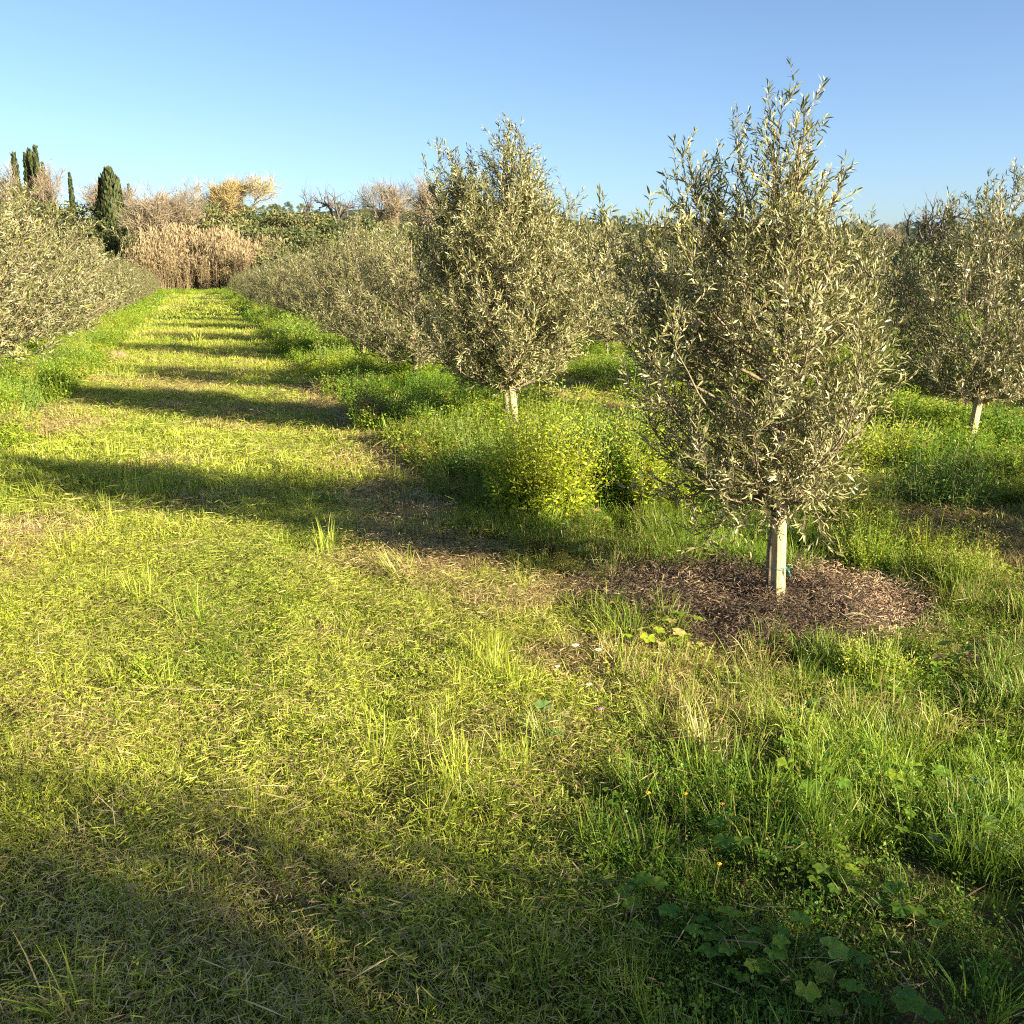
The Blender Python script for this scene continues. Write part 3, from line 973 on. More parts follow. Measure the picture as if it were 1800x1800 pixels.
# left row
for k in range(0, 15):
    u_ = 13.9 + 4.3 * k; v_ = -2.98 + rg.uniform(-.12, .12)
    x, y = xy(u_, v_)
    key = ('row%d' if k < 4 else 'far%d') % (k % 3)
    s = (1.1 if k < 3 else 1.08 - .045 * (k - 2)) * rg.uniform(.96, 1.05)
    place_olive(key, x, y, rg.uniform(0, 6.28), s, '%s olive tree in the dense row left of the mown strip' % ORD[k], GR, (1.3, 1.45, 1.15)[k] if k < 3 else 1.0)
    if k == 1: stake(x + .1, y - .1, .9, .06, (.03, 0), .3, 'wooden stake at the trunk of the second olive left of the mown strip')
# second row to the right
RT = place_olive('row1', 4.20, 8.72, .8, .93, 'staked olive tree at the right edge of the picture', GR, .88)
stake(4.10, 8.57, .95, .062, (.10, .03), .3, 'leaning wooden stake under the olive tree at the right edge', ties=(.7,), trunk=(.06, .04))
for k in range(1, 14):
    u_ = 7.05 + 4.35 * k; v_ = 6.65 + rg.uniform(-.15, .15)
    x, y = xy(u_, v_)
    key = ('row%d' if k < 4 else 'far%d') % ((k + 2) % 3)
    place_olive(key, x, y, rg.uniform(0, 6.28), rg.uniform(.9, 1.05), '%s olive tree behind the staked one at the right edge, in its row' % ORD[k], GR, .8)
x, y = xy(2.65, 6.7)
RT.rotation_euler[1] = .06
place_olive('row2', x, y, .4, .92, 'olive tree just outside the right edge of the picture', GR)
for row, (v0, u0, cnt) in enumerate(((10.6, 9.5, 8), (14.6, 38.0, 6), (18.5, 42, 5), (22.4, 46, 4), (-6.9, 24, 8), (-10.8, 36, 6))):
    wh = ['third row right of the strip', 'fourth row right of the strip', 'fifth row right of the strip', 'sixth row right of the strip', 'second row left of the strip', 'third row left of the strip'][row]
    for k in range(cnt):
        x, y = xy(u0 + 4.4 * k + rg.uniform(-.2, .2), v0 + rg.uniform(-.2, .2))
        place_olive('far%d' % ((k + row) % 3), x, y, rg.uniform(0, 6.28), rg.uniform(.72, .95), '%s olive tree from the near end, %s' % (ORD[k], wh), GR)

# ------------------------------------------------------------------ weed clumps that stand out, flowers, stalks
def clump(name, x, y, rx, ry, h, nst, ll, lw, pitch, mat, label, cat='weed', yel=.3):
    z = float(terrain(x, y)) - .01
    g = Geo(); gs = Geo()
    nst = int(nst * 1.9); a = rng.uniform(0, 6.28, nst); q = np.sqrt(rng.uniform(0, 1, nst))
    for k in range(nst):
        b = np.array([math.cos(a[k]) * q[k] * rx, math.sin(a[k]) * q[k] * ry, 0])
        hh = h * (1 - .45 * q[k] ** 2.5) * rng.uniform(.66, 1.12) * (.62 + .72 * float(vnoise(b[0] * 7 + x * 3, b[1] * 7, 33)))
        t = np.linspace(0, 1, 5)[:, None]
        Pl = b + np.array([math.cos(a[k]), math.sin(a[k]), 0]) * q[k] * .2 * hh * t ** 1.5 + rng.normal(0, .16, 3) * hh * t ** 1.4 + np.array([0, 0, 1.0]) * hh * t
        tube(gs, Pl, np.linspace(.003, .0012, 5), 3, .9)
        m = int(hh / pitch); tt = np.sort(rng.uniform(.1, 1, m))
        P = np.stack([np.interp(tt, t[:, 0], Pl[:, j]) for j in range(3)], 1)
        an = np.arange(m) * 2.4 + rng.uniform(0, 6); el = rng.uniform(0, .9, m)
        D = np.stack([np.cos(an) * np.cos(el), np.sin(an) * np.cos(el), np.sin(el)], 1)
        sz = (1.2 - .55 * tt) * rng.uniform(.7, 1.2, m)
        leaves(g, P + D * ll * rng.uniform(0, 1.6, (m, 1)), D, np.tile([0, 0, 1.0], (m, 1)) + rng.normal(0, .55, (m, 3)), ll * sz, lw * sz, np.clip(rng.uniform(0, .6, m) + yel * tt + .2 * yel, 0, 1), bend=.25, fine=True)
    root = empty(name, (x, y, z)); tag(root, label, cat)
    tag(link('leaves', g.mesh('leaves', [mat]), root), kind='stuff')
    tag(link('stems', gs.mesh('stems', [M['herbstem']]), root), kind='stuff')
    return root


M['herbstem'] = plain_mat('weed_stem', (.17, .19, .04), .6)
M['yweed'] = foliage_mat('yellow_green_weed', (.26, .39, .025), (.46, .52, .035), (.52, .36, .07), .45, .5, False, .08)
M['gweed'] = foliage_mat('green_weed', (.07, .19, .025), (.26, .38, .04), (.3, .25, .06), .38, .5, False, .04)
M['bweed'] = foliage_mat('brown_weed', (.10, .10, .02), (.20, .17, .05), (.30, .14, .06), .25, .6, False, .35)
clump('weed_bush', .20, 6.32, .30, .28, .80, 170, .036, .015, .010, M['yweed'], 'tall yellow green weed bush left of the foremost olive crown', yel=.6)
clump('weed_bush', .64, 6.60, .34, .30, .78, 170, .036, .015, .011, M['gweed'], 'bright green weed bush right beside the tall yellow one', yel=.5)
clump('weed_bush', .98, 6.4, .24, .25, .80, 110, .036, .015, .011, M['yweed'], 'yellow green weed bush half hidden behind the foremost olive crown', yel=.3)
clump('weed_bush', -.10, 7.6, .45, .35, .36, 110, .03, .012, .010, M['gweed'], 'low green weed clump left of the tall yellow weed bush', yel=.3)
clump('weed_bush', -1.42, 9.9, .16, .16, .52, 40, .035, .016, .014, M['bweed'], 'dark brownish weed clump at the right edge of the mown strip', yel=.1)
clump('weed_bush', -.75, 9.7, .35, .3, .42, 70, .035, .014, .013, M['gweed'], 'green weed clump left of the twin topped olive trunk', yel=.4)
clump('weed_bush', -4.4, 20.6, .45, .4, .75, 80, .07, .028, .028, M['gweed'], 'upright bright green weed clump far along the right edge of the strip', yel=.7)
clump('weed_bush', 2.25, 6.05, .22, .2, .42, 60, .03, .010, .010, M['yweed'], 'yellow green weed clump right of the foremost olive crown', yel=.4)
clump('weed_bush', 3.1, 8.2, .5, .5, .5, 110, .036, .014, .014, M['yweed'], 'broad yellow weed clump left of the right edge olive stake', yel=.3)
clump('weed_bush', 1.52, 3.75, .16, .13, .19, 60, .016, .008, .006, M['yweed'], 'small bright yellow green weed in front of the mulch ring', yel=.4)
clump('weed_bush', 3.0, 6.6, .35, .3, .42, 80, .034, .014, .012, M['gweed'], 'shaded green weed clump between foremost and right edge olives', yel=.1)
clump('weed_bush', -6.6, 12.6, .5, .35, .34, 90, .034, .014, .012, M['gweed'], 'low bright green weeds at the left edge below the left row', yel=.4)


KINDS = [o for o in sc.objects if o.name.startswith('weed_bush')]
NAMES = ['bright green', 'yellow green', 'lush green']
edge_rg = random.Random(12)
for side in (0, 1):
    for k in range(16 if side == 0 else 8):
        u_ = (8.6 if side == 0 else 13.0) + (1.25 + .06 * k) * k + edge_rg.uniform(-.3, .3)
        v_ = (1.95 + edge_rg.uniform(-.15, .45)) if side == 0 else (-2.15 - edge_rg.uniform(0, .35))
        if side == 0 and k in (1, 2): continue
        x, y = xy(u_, v_)
        src = [KINDS[3], KINDS[7], KINDS[5]][k % 3]
        o = src.copy(); sc.collection.objects.link(o)
        o.location = (x, y, float(terrain(x, y)) - .02); o.rotation_euler = (0, 0, edge_rg.uniform(0, 6.28))
        q = edge_rg.uniform(.8, 1.25); o.scale = (q, q, q * edge_rg.uniform(1.0, 1.5))
        o['label'] = '%s weed clump, %s one going back along the %s edge of the mown strip' % (['low green', 'yellow green', 'bushy green'][k % 3], ORD[k], 'right' if side == 0 else 'left')
        o['group'] = 'weed clumps along the edges of the mown strip'
        for ch in src.children:
            c = ch.copy(); sc.collection.objects.link(c); c.parent = o


def flower(x, y, h, r, mat, label, petals=9, lean=.2):
    z = float(terrain(x, y)); root = empty('wildflower', (x, y, z)); tag(root, label, 'wildflower')
    a = rng.uniform(0, 6.28); e = np.array([math.cos(a) * lean * h, math.sin(a) * lean * h, h])
    g = Geo(); tube(g, np.array([[0, 0, 0], e * [.3, .3, .5], e]), .0013, 4)
    link('stem', g.mesh('stem', [M['herbstem']]), root)
    g = Geo(); th = np.arange(petals) * 6.283 / petals
    D = np.stack([np.cos(th), np.sin(th), 0 * th + .35], 1)
    leaves(g, np.tile(e, (petals, 1)), D, np.tile([0, -.5, 1.0], (petals, 1)), r, r * .55, .5)
    link('petals', g.mesh('petals', [mat]), root)
    g = Geo(); tube(g, np.array([e - [0, 0, .002], e + [0, -.001, .003], e + [0, -.002, .005]]), [r * .3, r * .32, r * .15], 7)
    link('flower_head', g.mesh('flower_head', [M['yellow']]), root)


for (x, y, h, r, m, l) in (
        (.28, 3.78, .12, .017, 'white', 'white daisy, left one of the close pair before the mulch ring'),
        (.335, 3.75, .11, .015, 'white', 'white daisy, right one of the close pair before the mulch ring'),
        (.20, 3.62, .10, .012, 'white', 'small white daisy at the left in the weeds before the mulch ring'),
        (.30, 3.42, .08, .012, 'white', 'white daisy standing just behind the purple flower'),
        (.33, 3.22, .09, .012, 'purple', 'single small purple flower left of the bare hay patch'),
        (.62, 2.45, 0.14, .008, 'yellow', 'orange flower, rightmost of the three in the near shaded grass'),
        (.50, 2.48, 0.14, .008, 'yellow', 'orange flower in the middle of the three in the near shaded grass'),
        (.42, 2.52, 0.13, .008, 'yellow', 'orange flower, leftmost of the three in the near shaded grass'),
        (.52, 2.20, 0.12, .008, 'yellow', 'yellow flower lowest in the near shaded grass')):
    flower(x, y, h, r, M[m], l)


def broadplant(x, y, leafs, label, mat='broad'):
    z = float(terrain(x, y)); root = empty('broad_leaved_plant', (x, y, z)); tag(root, label, 'plant')
    for (a, q, h, s, t) in leafs:
        g = Geo(); c = np.array([math.cos(a) * q, math.sin(a) * q, h])
        tube(g, np.array([[0, 0, 0], c * [.5, .5, .8], c]), .002, 4, .7)
        broadleaf(g, c, a, s, t, rng.uniform(.2, .9))
        link('leaf', g.mesh('leaf', [M[mat]]), root)


broadplant(.12, 3.17, [(1.8, .03, .10, .065, -.3), (3.4, .06, .06, .05, .1), (5.2, .07, .05, .055, .2), (.4, .07, .07, .04, .1), (4.2, .11, .04, .05, .3), (2.6, .09, .05, .035, .2)], 'broad round pale leaved plant at the centre of the near grass')
broadplant(1.42, 2.62, [(a * 1.1, .05 + .03 * (a % 3), .07 + .02 * (a % 2), .04 + .008 * (a % 3), .2) for a in range(8)], 'dark lobed mallow plant half in shade near the right edge')
broadplant(1.30, 2.42, [(a * 1.3 + .5, .06 + .02 * (a % 3), .06 + .02 * (a % 2), .045, .2) for a in range(7)], 'dark mallow plant in the deep shade near the right edge')
broadplant(1.06, 3.35, [(a * 1.25 + .3, .05 + .02 * (a % 3), .06, .045, .1) for a in range(6)], 'small mallow plant below the mulch ring')


def stalk(P, r, label, mat='straw_plain'):
    P = np.array(P, float); P[:, 2] += terrain(P[:, 0], P[:, 1])
    o = P[0].copy(); g = Geo(); n = len(P)
    Q = np.stack([np.interp(np.linspace(0, n - 1, 10), np.arange(n), P[:, j]) for j in range(3)], 1) - o
    tube(g, Q, np.linspace(r, r * .5, 10), 5)
    ob = link('dry_stalk', g.mesh('dry_stalk', [M[mat]]), None, o); tag(ob, label, 'dry stalk')


M['straw_plain'] = plain_mat('straw_stalk', (.60, .50, .26), .6)
M['twig_plain'] = plain_mat('brown_stalk', (.34, .20, .11), .7)
stalk([(-1.43, 3.46, .06), (-1.28, 3.42, .07), (-1.12, 3.43, .06), (-1.0, 3.47, .04)], .0022, 'long pale dry stalk lying in the mown grass at left centre')
stalk([(-.98, 2.70, .06), (-.88, 2.66, .07), (-.76, 2.69, .075), (-.70, 2.72, .06)], .0018, 'curved pale dry stalk at the edge of the near left shade')
stalk([(-.03, 2.73, .06), (.03, 2.68, .08), (.08, 2.6, .06)], .003, 'brown crooked stalk on the hay below the broad leaved plant', 'twig_plain')
stalk([(.50, 1.98, .06), (.58, 1.93, .09), (.64, 1.87, .06)], .0028, 'tan dry stalk in the dark grass at bottom right', 'twig_plain')
stalk([(1.72, 3.62, .04), (1.85, 3.56, .05), (1.95, 3.52, .04)], .004, 'pale dry stalk right of the mulch ring foot')
stalk([(-.55, 2.1, .04), (-.47, 2.13, .05), (-.36, 2.11, .03)], .0016, 'pale dry stalk in the shaded grass at bottom centre')
stalk([(2.0, 4.95, .06), (2.2, 5.0, .08), (2.35, 4.98, .06)], .004, 'pale dry stalk on the straw right of the mulch ring')


def strap(x, y, az, L, w, label):
    z = float(terrain(x, y)) + .03
    n = 8; t = np.linspace(0, 1, n); ww = w * np.sin(np.clip(t, .04, .98) * math.pi) ** .6
    c = np.stack([t * L, .02 * np.sin(t * 3), .03 * np.sin(t * math.pi)], 1)
    V = np.concatenate([c + np.stack([0 * t, ww / 2, .25 * ww], 1), c, c + np.stack([0 * t, -ww / 2, .25 * ww], 1)])
    F = [(k, k + 1, n + k + 1, n + k) for k in range(n - 1)] + [(n + k, n + k + 1, 2 * n + k + 1, 2 * n + k) for k in range(n - 1)]
    g = Geo(); g.add(V, [F], .6); o = link('fallen_leaf', g.mesh('fallen_leaf', [M['paleleaf']], True), None, (x, y, z)); o.rotation_euler = (0, 0, az)
    tag(o, label, 'leaf')


M['paleleaf'] = foliage_mat('pale_strap_leaf', (.35, .38, .14), (.42, .43, .2), (.4, .4, .2), .3, .5, False)
strap(1.50, 4.22, .1, .19, .022, 'pale strap leaf lying at the left on the foot of the mulch ring')
strap(1.70, 4.13, .45, .17, .018, 'pale strap leaf leaning right on the foot of the mulch ring')
strap(1.62, 4.10, 1.1, .14, .016, 'pale strap leaf in the middle on the foot of the mulch ring')


def stone(x, y, sx, sy, sz, label):
    bm_V = []; F = []
    nu, nv = 14, 8
    for i in range(nv + 1):
        for j in range(nu):
            th = math.pi * i / nv; ph = 2 * math.pi * j / nu
            d = np.array([math.sin(th) * math.cos(ph), math.sin(th) * math.sin(ph), math.cos(th)])
            d = np.sign(d) * np.abs(d) ** .75
            k = 1 + .25 * (float(vnoise(d[0] * 1.7 + 5, d[1] * 1.7 + d[2], 3)) - .5)
            bm_V.append((d[0] * sx * k, d[1] * sy * k, d[2] * sz * k))
    for i in range(nv):
        for j in range(nu): F.append((i * nu + j, (i + 1) * nu + j, (i + 1) * nu + (j + 1) % nu, i * nu + (j + 1) % nu))
    g = Geo(); g.add(bm_V, [F]); o = link('stone', g.mesh('stone', [M['stone']], True), None, (x, y, float(terrain(x, y)) + .015)); tag(o, label, 'stone')


stone(2.62, 4.78, .10, .07, .045, 'flat grey stone in the grass at the right edge')
stone(-2.42, 5.72, .035, .03, .025, 'small brown stone in the mown grass at left')

# ------------------------------------------------------------------ reeds
def mk_reed(g, i):
    n = 9
    for k in range(n):
        b = np.array([rng.normal(0, .22), rng.normal(0, .22), 0]); h = rng.uniform(3.2, 4.8); ln = rng.normal(0, .13, 2)
        t = np.linspace(0, 1, 6)[:, None]
        P = b + np.concatenate([ln * h, [0]]) * t ** 1.4 + np.array([0, 0, 1.0]) * h * t
        tube(g, P, np.linspace(.022, .010, 6), 3, rng.uniform(0, 1))
        m = 16; tt = rng.uniform(.3, 1, m); Q = np.stack([np.interp(tt, t[:, 0], P[:, j]) for j in range(3)], 1)
        a = rng.uniform(0, 6.28, m)
        leaves(g, Q, np.stack([np.cos(a), np.sin(a), rng.uniform(-.2, 1.3, m)], 1), rng.normal(0, .4, (m, 3)) + [0, 0, 1], rng.uniform(.35, .7, m), .05, rng.uniform(0, 1, m), bend=.5)
        m = 6; a = rng.uniform(0, 6.28, m)      # feathery plume
        leaves(g, np.tile(P[-1] - [0, 0, .1], (m, 1)), np.stack([np.cos(a) * .3, np.sin(a) * .3, 1 + 0 * a], 1), rng.normal(0, 1, (m, 3)), .42, .06, rng.uniform(.4, 1, m), bend=.1)


asset('reed', mk_reed, 7, M['reed'])
nre = 620
x = rng.uniform(-30.0, -21.0, nre); y = 79 + rng.uniform(0, 1, nre) ** 1.3 * 11 + .12 * (x + 23)
k = rng.uniform(0, 1, nre) < .45 + .7 * sst(.35, .6, fbm(x / 1.3, y / 2.0, 91, 2)); x = x[k]; y = y[k]
x2 = rng.uniform(-31.5, -29, 40); y2 = rng.uniform(86, 92, 40)
x = np.concatenate([x, x2]); y = np.concatenate([y, y2])
sc_ = rng.uniform(.6, 1.08, len(x)) * (.62 + .55 * fbm(x / 1.6, y / 3, 92, 2)) * np.where(y < 81, .75, 1.0) * 1.08
scatter('reed_bed', 'reed', x, y, sc_, np.ones((len(x), 3)), 'tall dry tan reeds standing across the end of the mown strip', 'reeds', 0, .06)

# ------------------------------------------------------------------ background trees
def leafy(seed, H, wdt, nclump, per, size, mat, base=.2, shape=1.0):
    rg = np.random.default_rng(seed); g = Geo(); tg = Geo()
    zz = np.linspace(0, H * .7, 6)
    T = np.stack([rg.normal(0, .03 * H, 6) * zz / H, rg.normal(0, .03 * H, 6) * zz / H, zz], 1)
    tube(tg, T, np.linspace(.045 * H, .012 * H, 6), 6)
    cs = []
    for k in range(nclump):
        d = unit(rg.normal(0, 1, 3)); q = rg.uniform(.45, 1) ** .5
        c = np.array([d[0] * wdt * q, d[1] * wdt * q, H * (base + (1 - base) * .5) + d[2] * H * (1 - base) * .5 * q])
        c[:2] *= 1 - .35 * max(0, (c[2] / H - .6)) / .4 * shape
        cs.append(c)
        tube(tg, np.array([T[min(5, int(c[2] / H * 5))], (T[3] + c) / 2 + rg.normal(0, .1, 3), c]), [.014 * H, .008 * H, .003 * H], 4)
    cs = np.array(cs); n = nclump * per
    cc = np.repeat(cs, per, 0); rad = np.repeat(rg.uniform(.5, 1.1, nclump), per)[:, None] * wdt * .33
    d = unit(rg.normal(0, 1, (n, 3))); P = cc + d * rad * rg.uniform(.3, 1, (n, 1)) * [1, 1, .8]
    P[:, 2] = np.maximum(P[:, 2], .1)
    D = unit(rg.normal(0, 1, (n, 3)) + d * .6)
    leaves(g, P, D, d + rg.normal(0, .6, (n, 3)), size * rg.uniform(.6, 1.3, n), size * .5 * rg.uniform(.7, 1.2, n), np.clip(np.repeat(rg.uniform(0, .6, nclump), per) + rg.uniform(0, .4, n), 0, 1), fine=False, bend=.1)
    return [('trunk', tg.mesh('trunk', [M['darkbark']]), None), ('crown', g.mesh('crown', [mat]), 'stuff')]


M['darkbark'] = bark_mat('dark_bark', (.16, .11, .075), (.08, .06, .04), 8)


def cypress(seed, H, wd, n=2600, blunt=.0):
    rg = np.random.default_rng(seed); g = Geo(); tg = Geo()
    tube(tg, np.array([[0, 0, 0], [0, 0, H * .5], [0, 0, H * .93]]), [.18, .12, .03], 6)
    t = rg.uniform(0.02, 1, n) ** .9
    if blunt: r = wd * np.minimum(1, (t + .08) * 5) * (1 - .62 * t ** 1.5) * np.clip((1.0 - t) * 9, .35, 1)
    else: r = wd * np.minimum(1, (t + .08) * 4) * (1 - t) ** .62
    a = rg.uniform(0, 6.28, n)
    r = r * (.72 + .5 * vnoise(a * 2.2, t * 9, seed)) * np.sqrt(rg.uniform(.45, 1, n))
    P = np.stack([r * np.cos(a), r * np.sin(a), t * H * .97], 1)
    D = np.stack([np.cos(a) * .35, np.sin(a) * .35, 1 + 0 * a], 1) + rg.normal(0, .15, (n, 3))
    L = (.55 if blunt else .5) * rg.uniform(.5, 1.2, n)
    leaves(g, P, D, np.stack([np.cos(a), np.sin(a), 0 * a + .2], 1) + rg.normal(0, .3, (n, 3)), L, L * .4, rg.uniform(0, 1, n), fine=False)
    return [('trunk', tg.mesh('trunk', [M['darkbark']]), None), ('crown', g.mesh('crown', [M['cypress']]), 'stuff')]


def bare(seed, H, spread, mat, twigs=1.0, levels=4, thick=1.0):
    rg = np.random.default_rng(seed); g = Geo(); tg = Geo(); tw = Geo()
    ends = []

    def grow(p, d, L, r, lv):
        pts = [p]; q = d
        for i in range(3):
            q = unit(q + rg.normal(0, .16, 3) + np.array([0, 0, .06])); pts.append(pts[-1] + q * L / 3)
        pts = np.array(pts)
        tube(tg if lv == 0 else g, pts, np.linspace(r, r * .6, 4), 6 if lv == 0 else (4 if lv < 3 else 3))
        if lv >= levels:
            ends.append((pts, q)); return
        for k in range(int(rg.integers(3, 5)) if lv else 6):
            s = rg.uniform(.35, 1) if lv else rg.uniform(.45, 1)
            j = min(2, int(s * 3)); b = pts[j] + (pts[j + 1] - pts[j]) * (s * 3 - j)
            sd = unit(np.cross(q, rg.normal(0, 1, 3)))
            grow(b, unit(q * .75 + sd * spread * rg.uniform(.5, 1.1) + np.array([0, 0, .1])), L * rg.uniform(.55, .78), r * .52, lv + 1)
        ends.append((pts, q))
    grow(np.zeros(3), np.array([0, 0, 1.0]), H * .38, H * .02 * thick, 0)
    P = []; D = []
    for pts, q in ends:
        for k in range(int(5 * twigs)):
            P.append(pts[int(rg.integers(1, 4))]); D.append(unit(q * .6 + rg.normal(0, .55, 3) + [0, 0, .2]))
    P = np.array(P); D = np.array(D); n = len(P)
    leaves(tw, P, D, rg.normal(0, 1, (n, 3)), H * .10 * rg.uniform(.5, 1.3, n), H * .0034, .5, fine=False, bend=.1)
    return [('trunk', tg.mesh('trunk', [mat]), None), ('branches', g.mesh('branches', [mat]), 'stuff'), ('twigs', tw.mesh('twigs', [mat]), 'stuff')]


def place(parts, name, x, y, s, rz, label, cat, group=None, sz=None, dz=-.1):
    root = empty(name, (x, y, float(terrain(x, y)) + dz)); root.rotation_euler = (0, 0, rz); root.scale = (s, s, sz or s)
    tag(root, label, cat, group)
    for nm, me, kind in parts:
        o = link(nm, me, root)
        if kind: o['kind'] = kind
    return root


def px(pxx, Y, row=420):
    """lateral position in metres of photo column pxx at distance Y"""
    return (pxx - 900) / 1700 / (.9706 + (900 - row) / 1700 * .241) * Y


EV = [leafy(60 + i, 5, 2.4, 34, 70, .24, M['evergreen'], .12) for i in range(3)]
HG = [leafy(70 + i, 4.5, 2.5, 30, 70, .24, M['hedge'], .1) for i in range(3)]
CY = [cypress(80, 10, .62), cypress(81, 9, .55)]
CB = cypress(83, 9.5, 1.9, 4200, 1.0)
BR = [bare(90 + i, 8, .62, M['bare'], 1.7, 4, 1.25) for i in range(3)]
BS = [bare(95 + i, 8, .8, M['darkbare'], .5, 3, 1.5) for i in range(2)]
BG = bare(99, 8, .8, M['baregold'], 3.0)


def tall(top, Y, x):
    """height of a tree at distance Y whose tip shows at photo row top"""
    return 1.6 + math.tan(math.atan((900 - top) / 1700) - R(13.94)) * Y - float(terrain(x, Y))


HTC = {}


def HT(lib):
    k = lib[1][1].name
    if k not in HTC:
        z = np.concatenate([np.array([v.co.z for v in me.vertices]) for nm, me, kd in lib])
        HTC[k] = float(np.quantile(z, .985 if 'branches' in lib[1][0] else .998))
    return HTC[k]


def ptree(lib, H0, name, col, top, Y, label, cat, group=None, wide=1.0, rz=None):
    x = px(col, Y, top + 15); h = tall(top, Y, x) + .1
    s = h / HT(lib)
    return place(lib, name, x, Y, s * wide, rg.uniform(0, 6.28) if rz is None else rz, label, cat, group, sz=s)


GC = 'cypresses on the left skyline'
ptree(CY[0], 10, 'cypress_tree', 62, 256, 150, 'tallest slim dark cypress at the upper left', 'cypress', GC)
ptree(CY[1], 9, 'cypress_tree', 52, 262, 152, 'slim cypress touching the left side of the tallest one', 'cypress', GC)
ptree(CY[0], 10, 'cypress_tree', 45, 268, 155, 'slim cypress, third to the left from the tallest one', 'cypress', GC)
ptree(CY[1], 9, 'cypress_tree', 25, 268, 150, 'lone slim cypress nearest the left edge of the picture', 'cypress', GC)
ptree(CY[0], 10, 'cypress_tree', 76, 285, 148, 'shorter cypress just right of the tallest one', 'cypress', GC, .8)
ptree(CY[1], 9, 'cypress_tree', 123, 303, 210, 'small cypress tip between the slim group and the broad cypress', 'cypress', GC, 1.0)
ptree(CB, 9.5, 'cypress_tree', 191, 293, 128, 'broad blunt dark cypress above the left olive row', 'cypress', None, 1.0)
ptree(CY[0], 10, 'cypress_tree', 227, 323, 240, 'small pointed cypress just right of the broad blunt one', 'cypress', GC, 1.1)
ptree(CY[1], 9, 'cypress_tree', 375, 330, 170, 'dark cypress in front of the pale bare tree above the reeds', 'cypress', GC, 1.7)
GB = 'bare winter trees along the skyline'
for (c, t, Y, l, w, lib, h0) in (
        (-60, 300, 135, 'bare brown tree beyond the left edge of the picture', 1.3, BR[0], 8),
        (10, 295, 138, 'bare brown tree at the left edge behind the slim cypresses', 1.2, BR[0], 8),
        (88, 300, 140, 'bare tan tree right of the slim cypresses', .9, BR[1], 8),
        (135, 322, 136, 'round bare pinkish tree left of the broad cypress', 1.5, BR[2], 8),
        (165, 335, 150, 'low bare tree touching the left side of the broad cypress', 1.4, BR[0], 8),
        (285, 328, 118, 'big dense bare brown tree behind the left half of the reeds', 1.1, BR[1], 8),
        (325, 352, 116, 'rounded bare tan tree right beside the big dense bare one', 1.5, BR[2], 8),
        (262, 350, 117, 'bare tan tree at the left end of the reeds', 1.4, BR[0], 8),
        (370, 322, 190, 'faint pale bare tree behind the dark skyline cypress', 1.1, BS[1], 8),
        (405, 345, 150, 'low bare tree left of the golden topped tree', 1.3, BR[0], 8),
        (440, 316, 150, 'golden topped bare tree above the reeds', 1.25, BG, 8),
        (532, 335, 140, 'thin sparse bare tree right of the golden topped tree', .9, BS[0], 8),
        (582, 335, 138, 'spreading dead looking bare tree left of the twin topped olive', 1.3, BS[1], 8),
        (655, 332, 130, 'dense bare pinkish tree left of the twin topped olive', 1.3, BR[2], 8),
        (735, 318, 128, 'tall wide bare tree half behind the twin topped olive', 1.4, BR[1], 8),
        (1080, 405, 120, 'low bare brown tree seen between the two nearest olives', 1.8, BR[0], 8),
        (1180, 400, 125, 'low bare tree behind the foremost olive crown', 1.8, BR[1], 8),
        (1560, 402, 110, 'low bare pinkish tree right of the foremost olive crown', 1.6, BR[1], 8),
        (1612, 352, 105, 'tall bare tree with open fan of branches at right', 1.15, BS[0], 8),
        (1645, 358, 106, 'tall bare tree close to the right of the open fan one', 1.0, BS[1], 8)):
    ptree(lib, h0, 'bare_tree', c, t - 4, Y, l, 'bare tree', GB, w * .82)
# evergreen and grey-green scrub
GS = 'scrubby evergreen trees beyond the grove'
spots = [(238, 362, 140, 0), (262, 366, 138, 0), (215, 372, 137, 1), (350, 352, 135, 0), (385, 365, 120, 1), (410, 372, 118, 1), (440, 372, 125, 0), (468, 366, 128, 0), (492, 372, 120, 1),
         (515, 370, 115, 1), (545, 372, 118, 1), (575, 376, 112, 1), (600, 385, 110, 0), (500, 418, 77, 1), (535, 405, 80, 0), (562, 412, 74, 1), (600, 408, 78, 0), (492, 400, 98, 1), (460, 398, 102, 1), (425, 392, 108, 0), (395, 390, 110, 1), (520, 398, 96, 0), (550, 400, 94, 1),
         (583, 402, 92, 0), (615, 400, 96, 1), (500, 425, 88, 0), (530, 425, 86, 1), (640, 380, 105, 0), (680, 392, 100, 1), (720, 396, 98, 0), (770, 400, 96, 1), (820, 400, 96, 0), (880, 402, 95, 1), (940, 405, 95, 0),
         (1000, 410, 92, 1), (1050, 418, 90, 0), (1100, 420, 90, 1), (1160, 420, 90, 0), (1220, 415, 90, 1), (1290, 415, 90, 0), (1360, 415, 90, 1), (1430, 420, 90, 0), (1490, 425, 88, 1),
         (30, 345, 134, 1), (70, 350, 132, 0), (110, 352, 130, 1), (150, 358, 128, 0), (-20, 345, 134, 0)]
rs = random.Random(9)
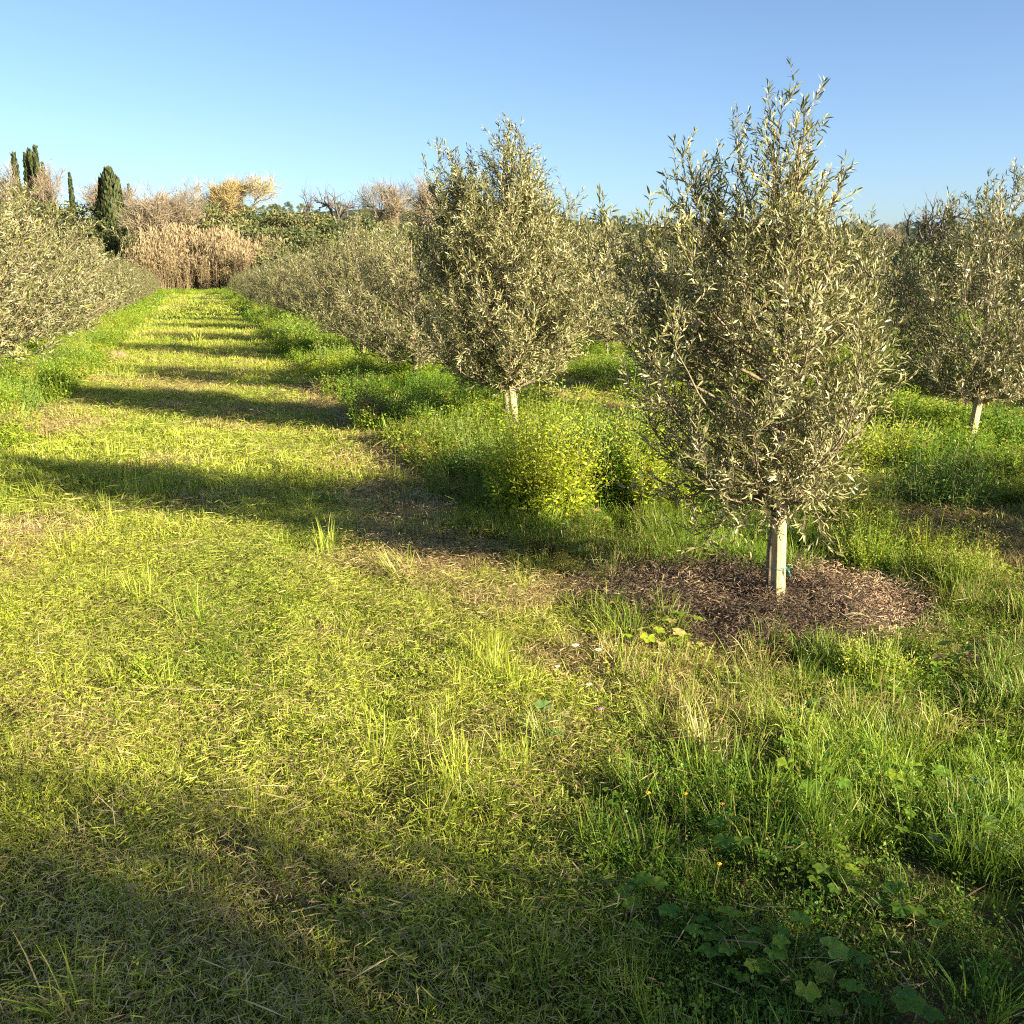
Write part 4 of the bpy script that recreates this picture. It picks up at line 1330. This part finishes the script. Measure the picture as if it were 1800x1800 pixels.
for i, (c, t, Y, kd) in enumerate(spots):
    lib = (EV if kd == 0 else HG)[i % 3]
    where = ('at the upper left below the cypresses' if c < 300 else 'behind the reeds' if c < 470 else 'right of the reeds' if c < 620 else 'behind the twin topped olive' if c < 1050 else 'behind the foremost olive')
    look = ('dark evergreen' if kd == 0 else 'grey green')
    nth = sum(1 for (c2, t2, Y2, k2) in spots if c2 + Y2 * .001 < c + Y * .001 and k2 == kd and (('a' if c2 < 300 else 'b' if c2 < 470 else 'c' if c2 < 620 else 'd' if c2 < 1050 else 'e') == ('a' if c < 300 else 'b' if c < 470 else 'c' if c < 620 else 'd' if c < 1050 else 'e')))
    ptree(lib, 5 if kd == 0 else 4.5, 'evergreen_tree' if kd == 0 else 'scrub_tree', c, t, Y, '%s tree, %s from the left of those %s' % (look, ORD[nth], where), 'tree', GS, rs.uniform(1.0, 1.3))
GD = 'tall dark trees at the right beyond the grove'
right = [(1530, 440, 36, 0, 'dark evergreen tree first to the right of the foremost olive crown'), (1572, 430, 33, 1, 'grey green tree under the low bare pinkish tree at right'),
         (1610, 422, 30, 0, 'dark evergreen tree directly under the open fan bare tree'), (1660, 425, 31, 1, 'brownish green tree right under the second tall bare tree'),
         (1700, 430, 34, 0, 'dark evergreen tree left behind the right edge olive'), (1750, 420, 35, 0, 'dark evergreen tree directly behind the right edge olive'),
         (1810, 415, 34, 1, 'grey green tree at the right edge of the picture'), (1870, 410, 36, 0, 'dark evergreen tree beyond the right edge of the picture'),
         (1480, 452, 42, 1, 'low grey green tree glimpsed through the foremost olive at right')]
for i, (c, t, Y, kd, l) in enumerate(right):
    ptree((EV if kd == 0 else HG)[i % 3], 5 if kd == 0 else 4.5, 'evergreen_tree' if kd == 0 else 'scrub_tree', c, t, Y, l, 'tree', GD, .95)

# far woodland on the distant hills: nobody could count it
col = bpy.data.collections.new('asset_wood')
for i, p in enumerate((EV[0], HG[1], EV[2])):
    o = bpy.data.objects.new('wood_%02d' % i, p[1][1]); col.objects.link(o)
ASSET['wood'] = (col, 3)
nw = 2600
y = rng.uniform(260, 1150, nw); x = rng.uniform(-.72, .66, nw) * y
k = fbm(x / 70, y / 70, 95, 2) > .40; x = x[k]; y = y[k]
scatter('far_woodland', 'wood', x, y, rng.uniform(1.0, 2.0, len(x)), np.ones((len(x), 3)), 'distant dark woods on the low hills at the skyline', 'woodland', -.3, .03)


# ------------------------------------------------------------------ little heaps of bare soil at the left edge of the strip
def heap(x, y, rx, ry, h, rot):
    n = 22; rr2, aa2 = np.meshgrid(np.linspace(0, 1, n), np.arange(36) * 2 * math.pi / 36, indexing='ij')
    k = 1 + .5 * (vnoise(np.cos(aa2) * 2 + x, np.sin(aa2) * 2 + y, 7) - .5)
    lx = np.cos(aa2) * rr2 * rx * k; ly = np.sin(aa2) * rr2 * ry * k
    wx = x + lx * math.cos(rot) - ly * math.sin(rot); wy = y + lx * math.sin(rot) + ly * math.cos(rot)
    wz = terrain(wx, wy) + h * (1 - rr2 ** 2) ** 1.3 * (.6 + .8 * fbm(wx * 5, wy * 5, 14, 3)) - .02 * rr2
    F = [(i * 36 + j, (i + 1) * 36 + j, (i + 1) * 36 + (j + 1) % 36, i * 36 + (j + 1) % 36) for i in range(n - 1) for j in range(36)]
    tag(link('soil_heap', to_mesh('soil_heap', np.stack([wx.ravel(), wy.ravel(), wz.ravel()], 1), [F], [M['heap']], smooth=True)), kind='structure')


M['heap'] = bark_mat('bare_soil', (.27, .17, .11), (.13, .085, .055), 9, .9, .95)
heap(-7.75, 18.6, .55, .4, .20, .3)
heap(-7.7, 16.9, .5, .3, .12, -.4)
heap(-5.75, 10.7, .5, .22, .07, .2)
heap(-3.05, 5.95, .20, .09, .03, .1)
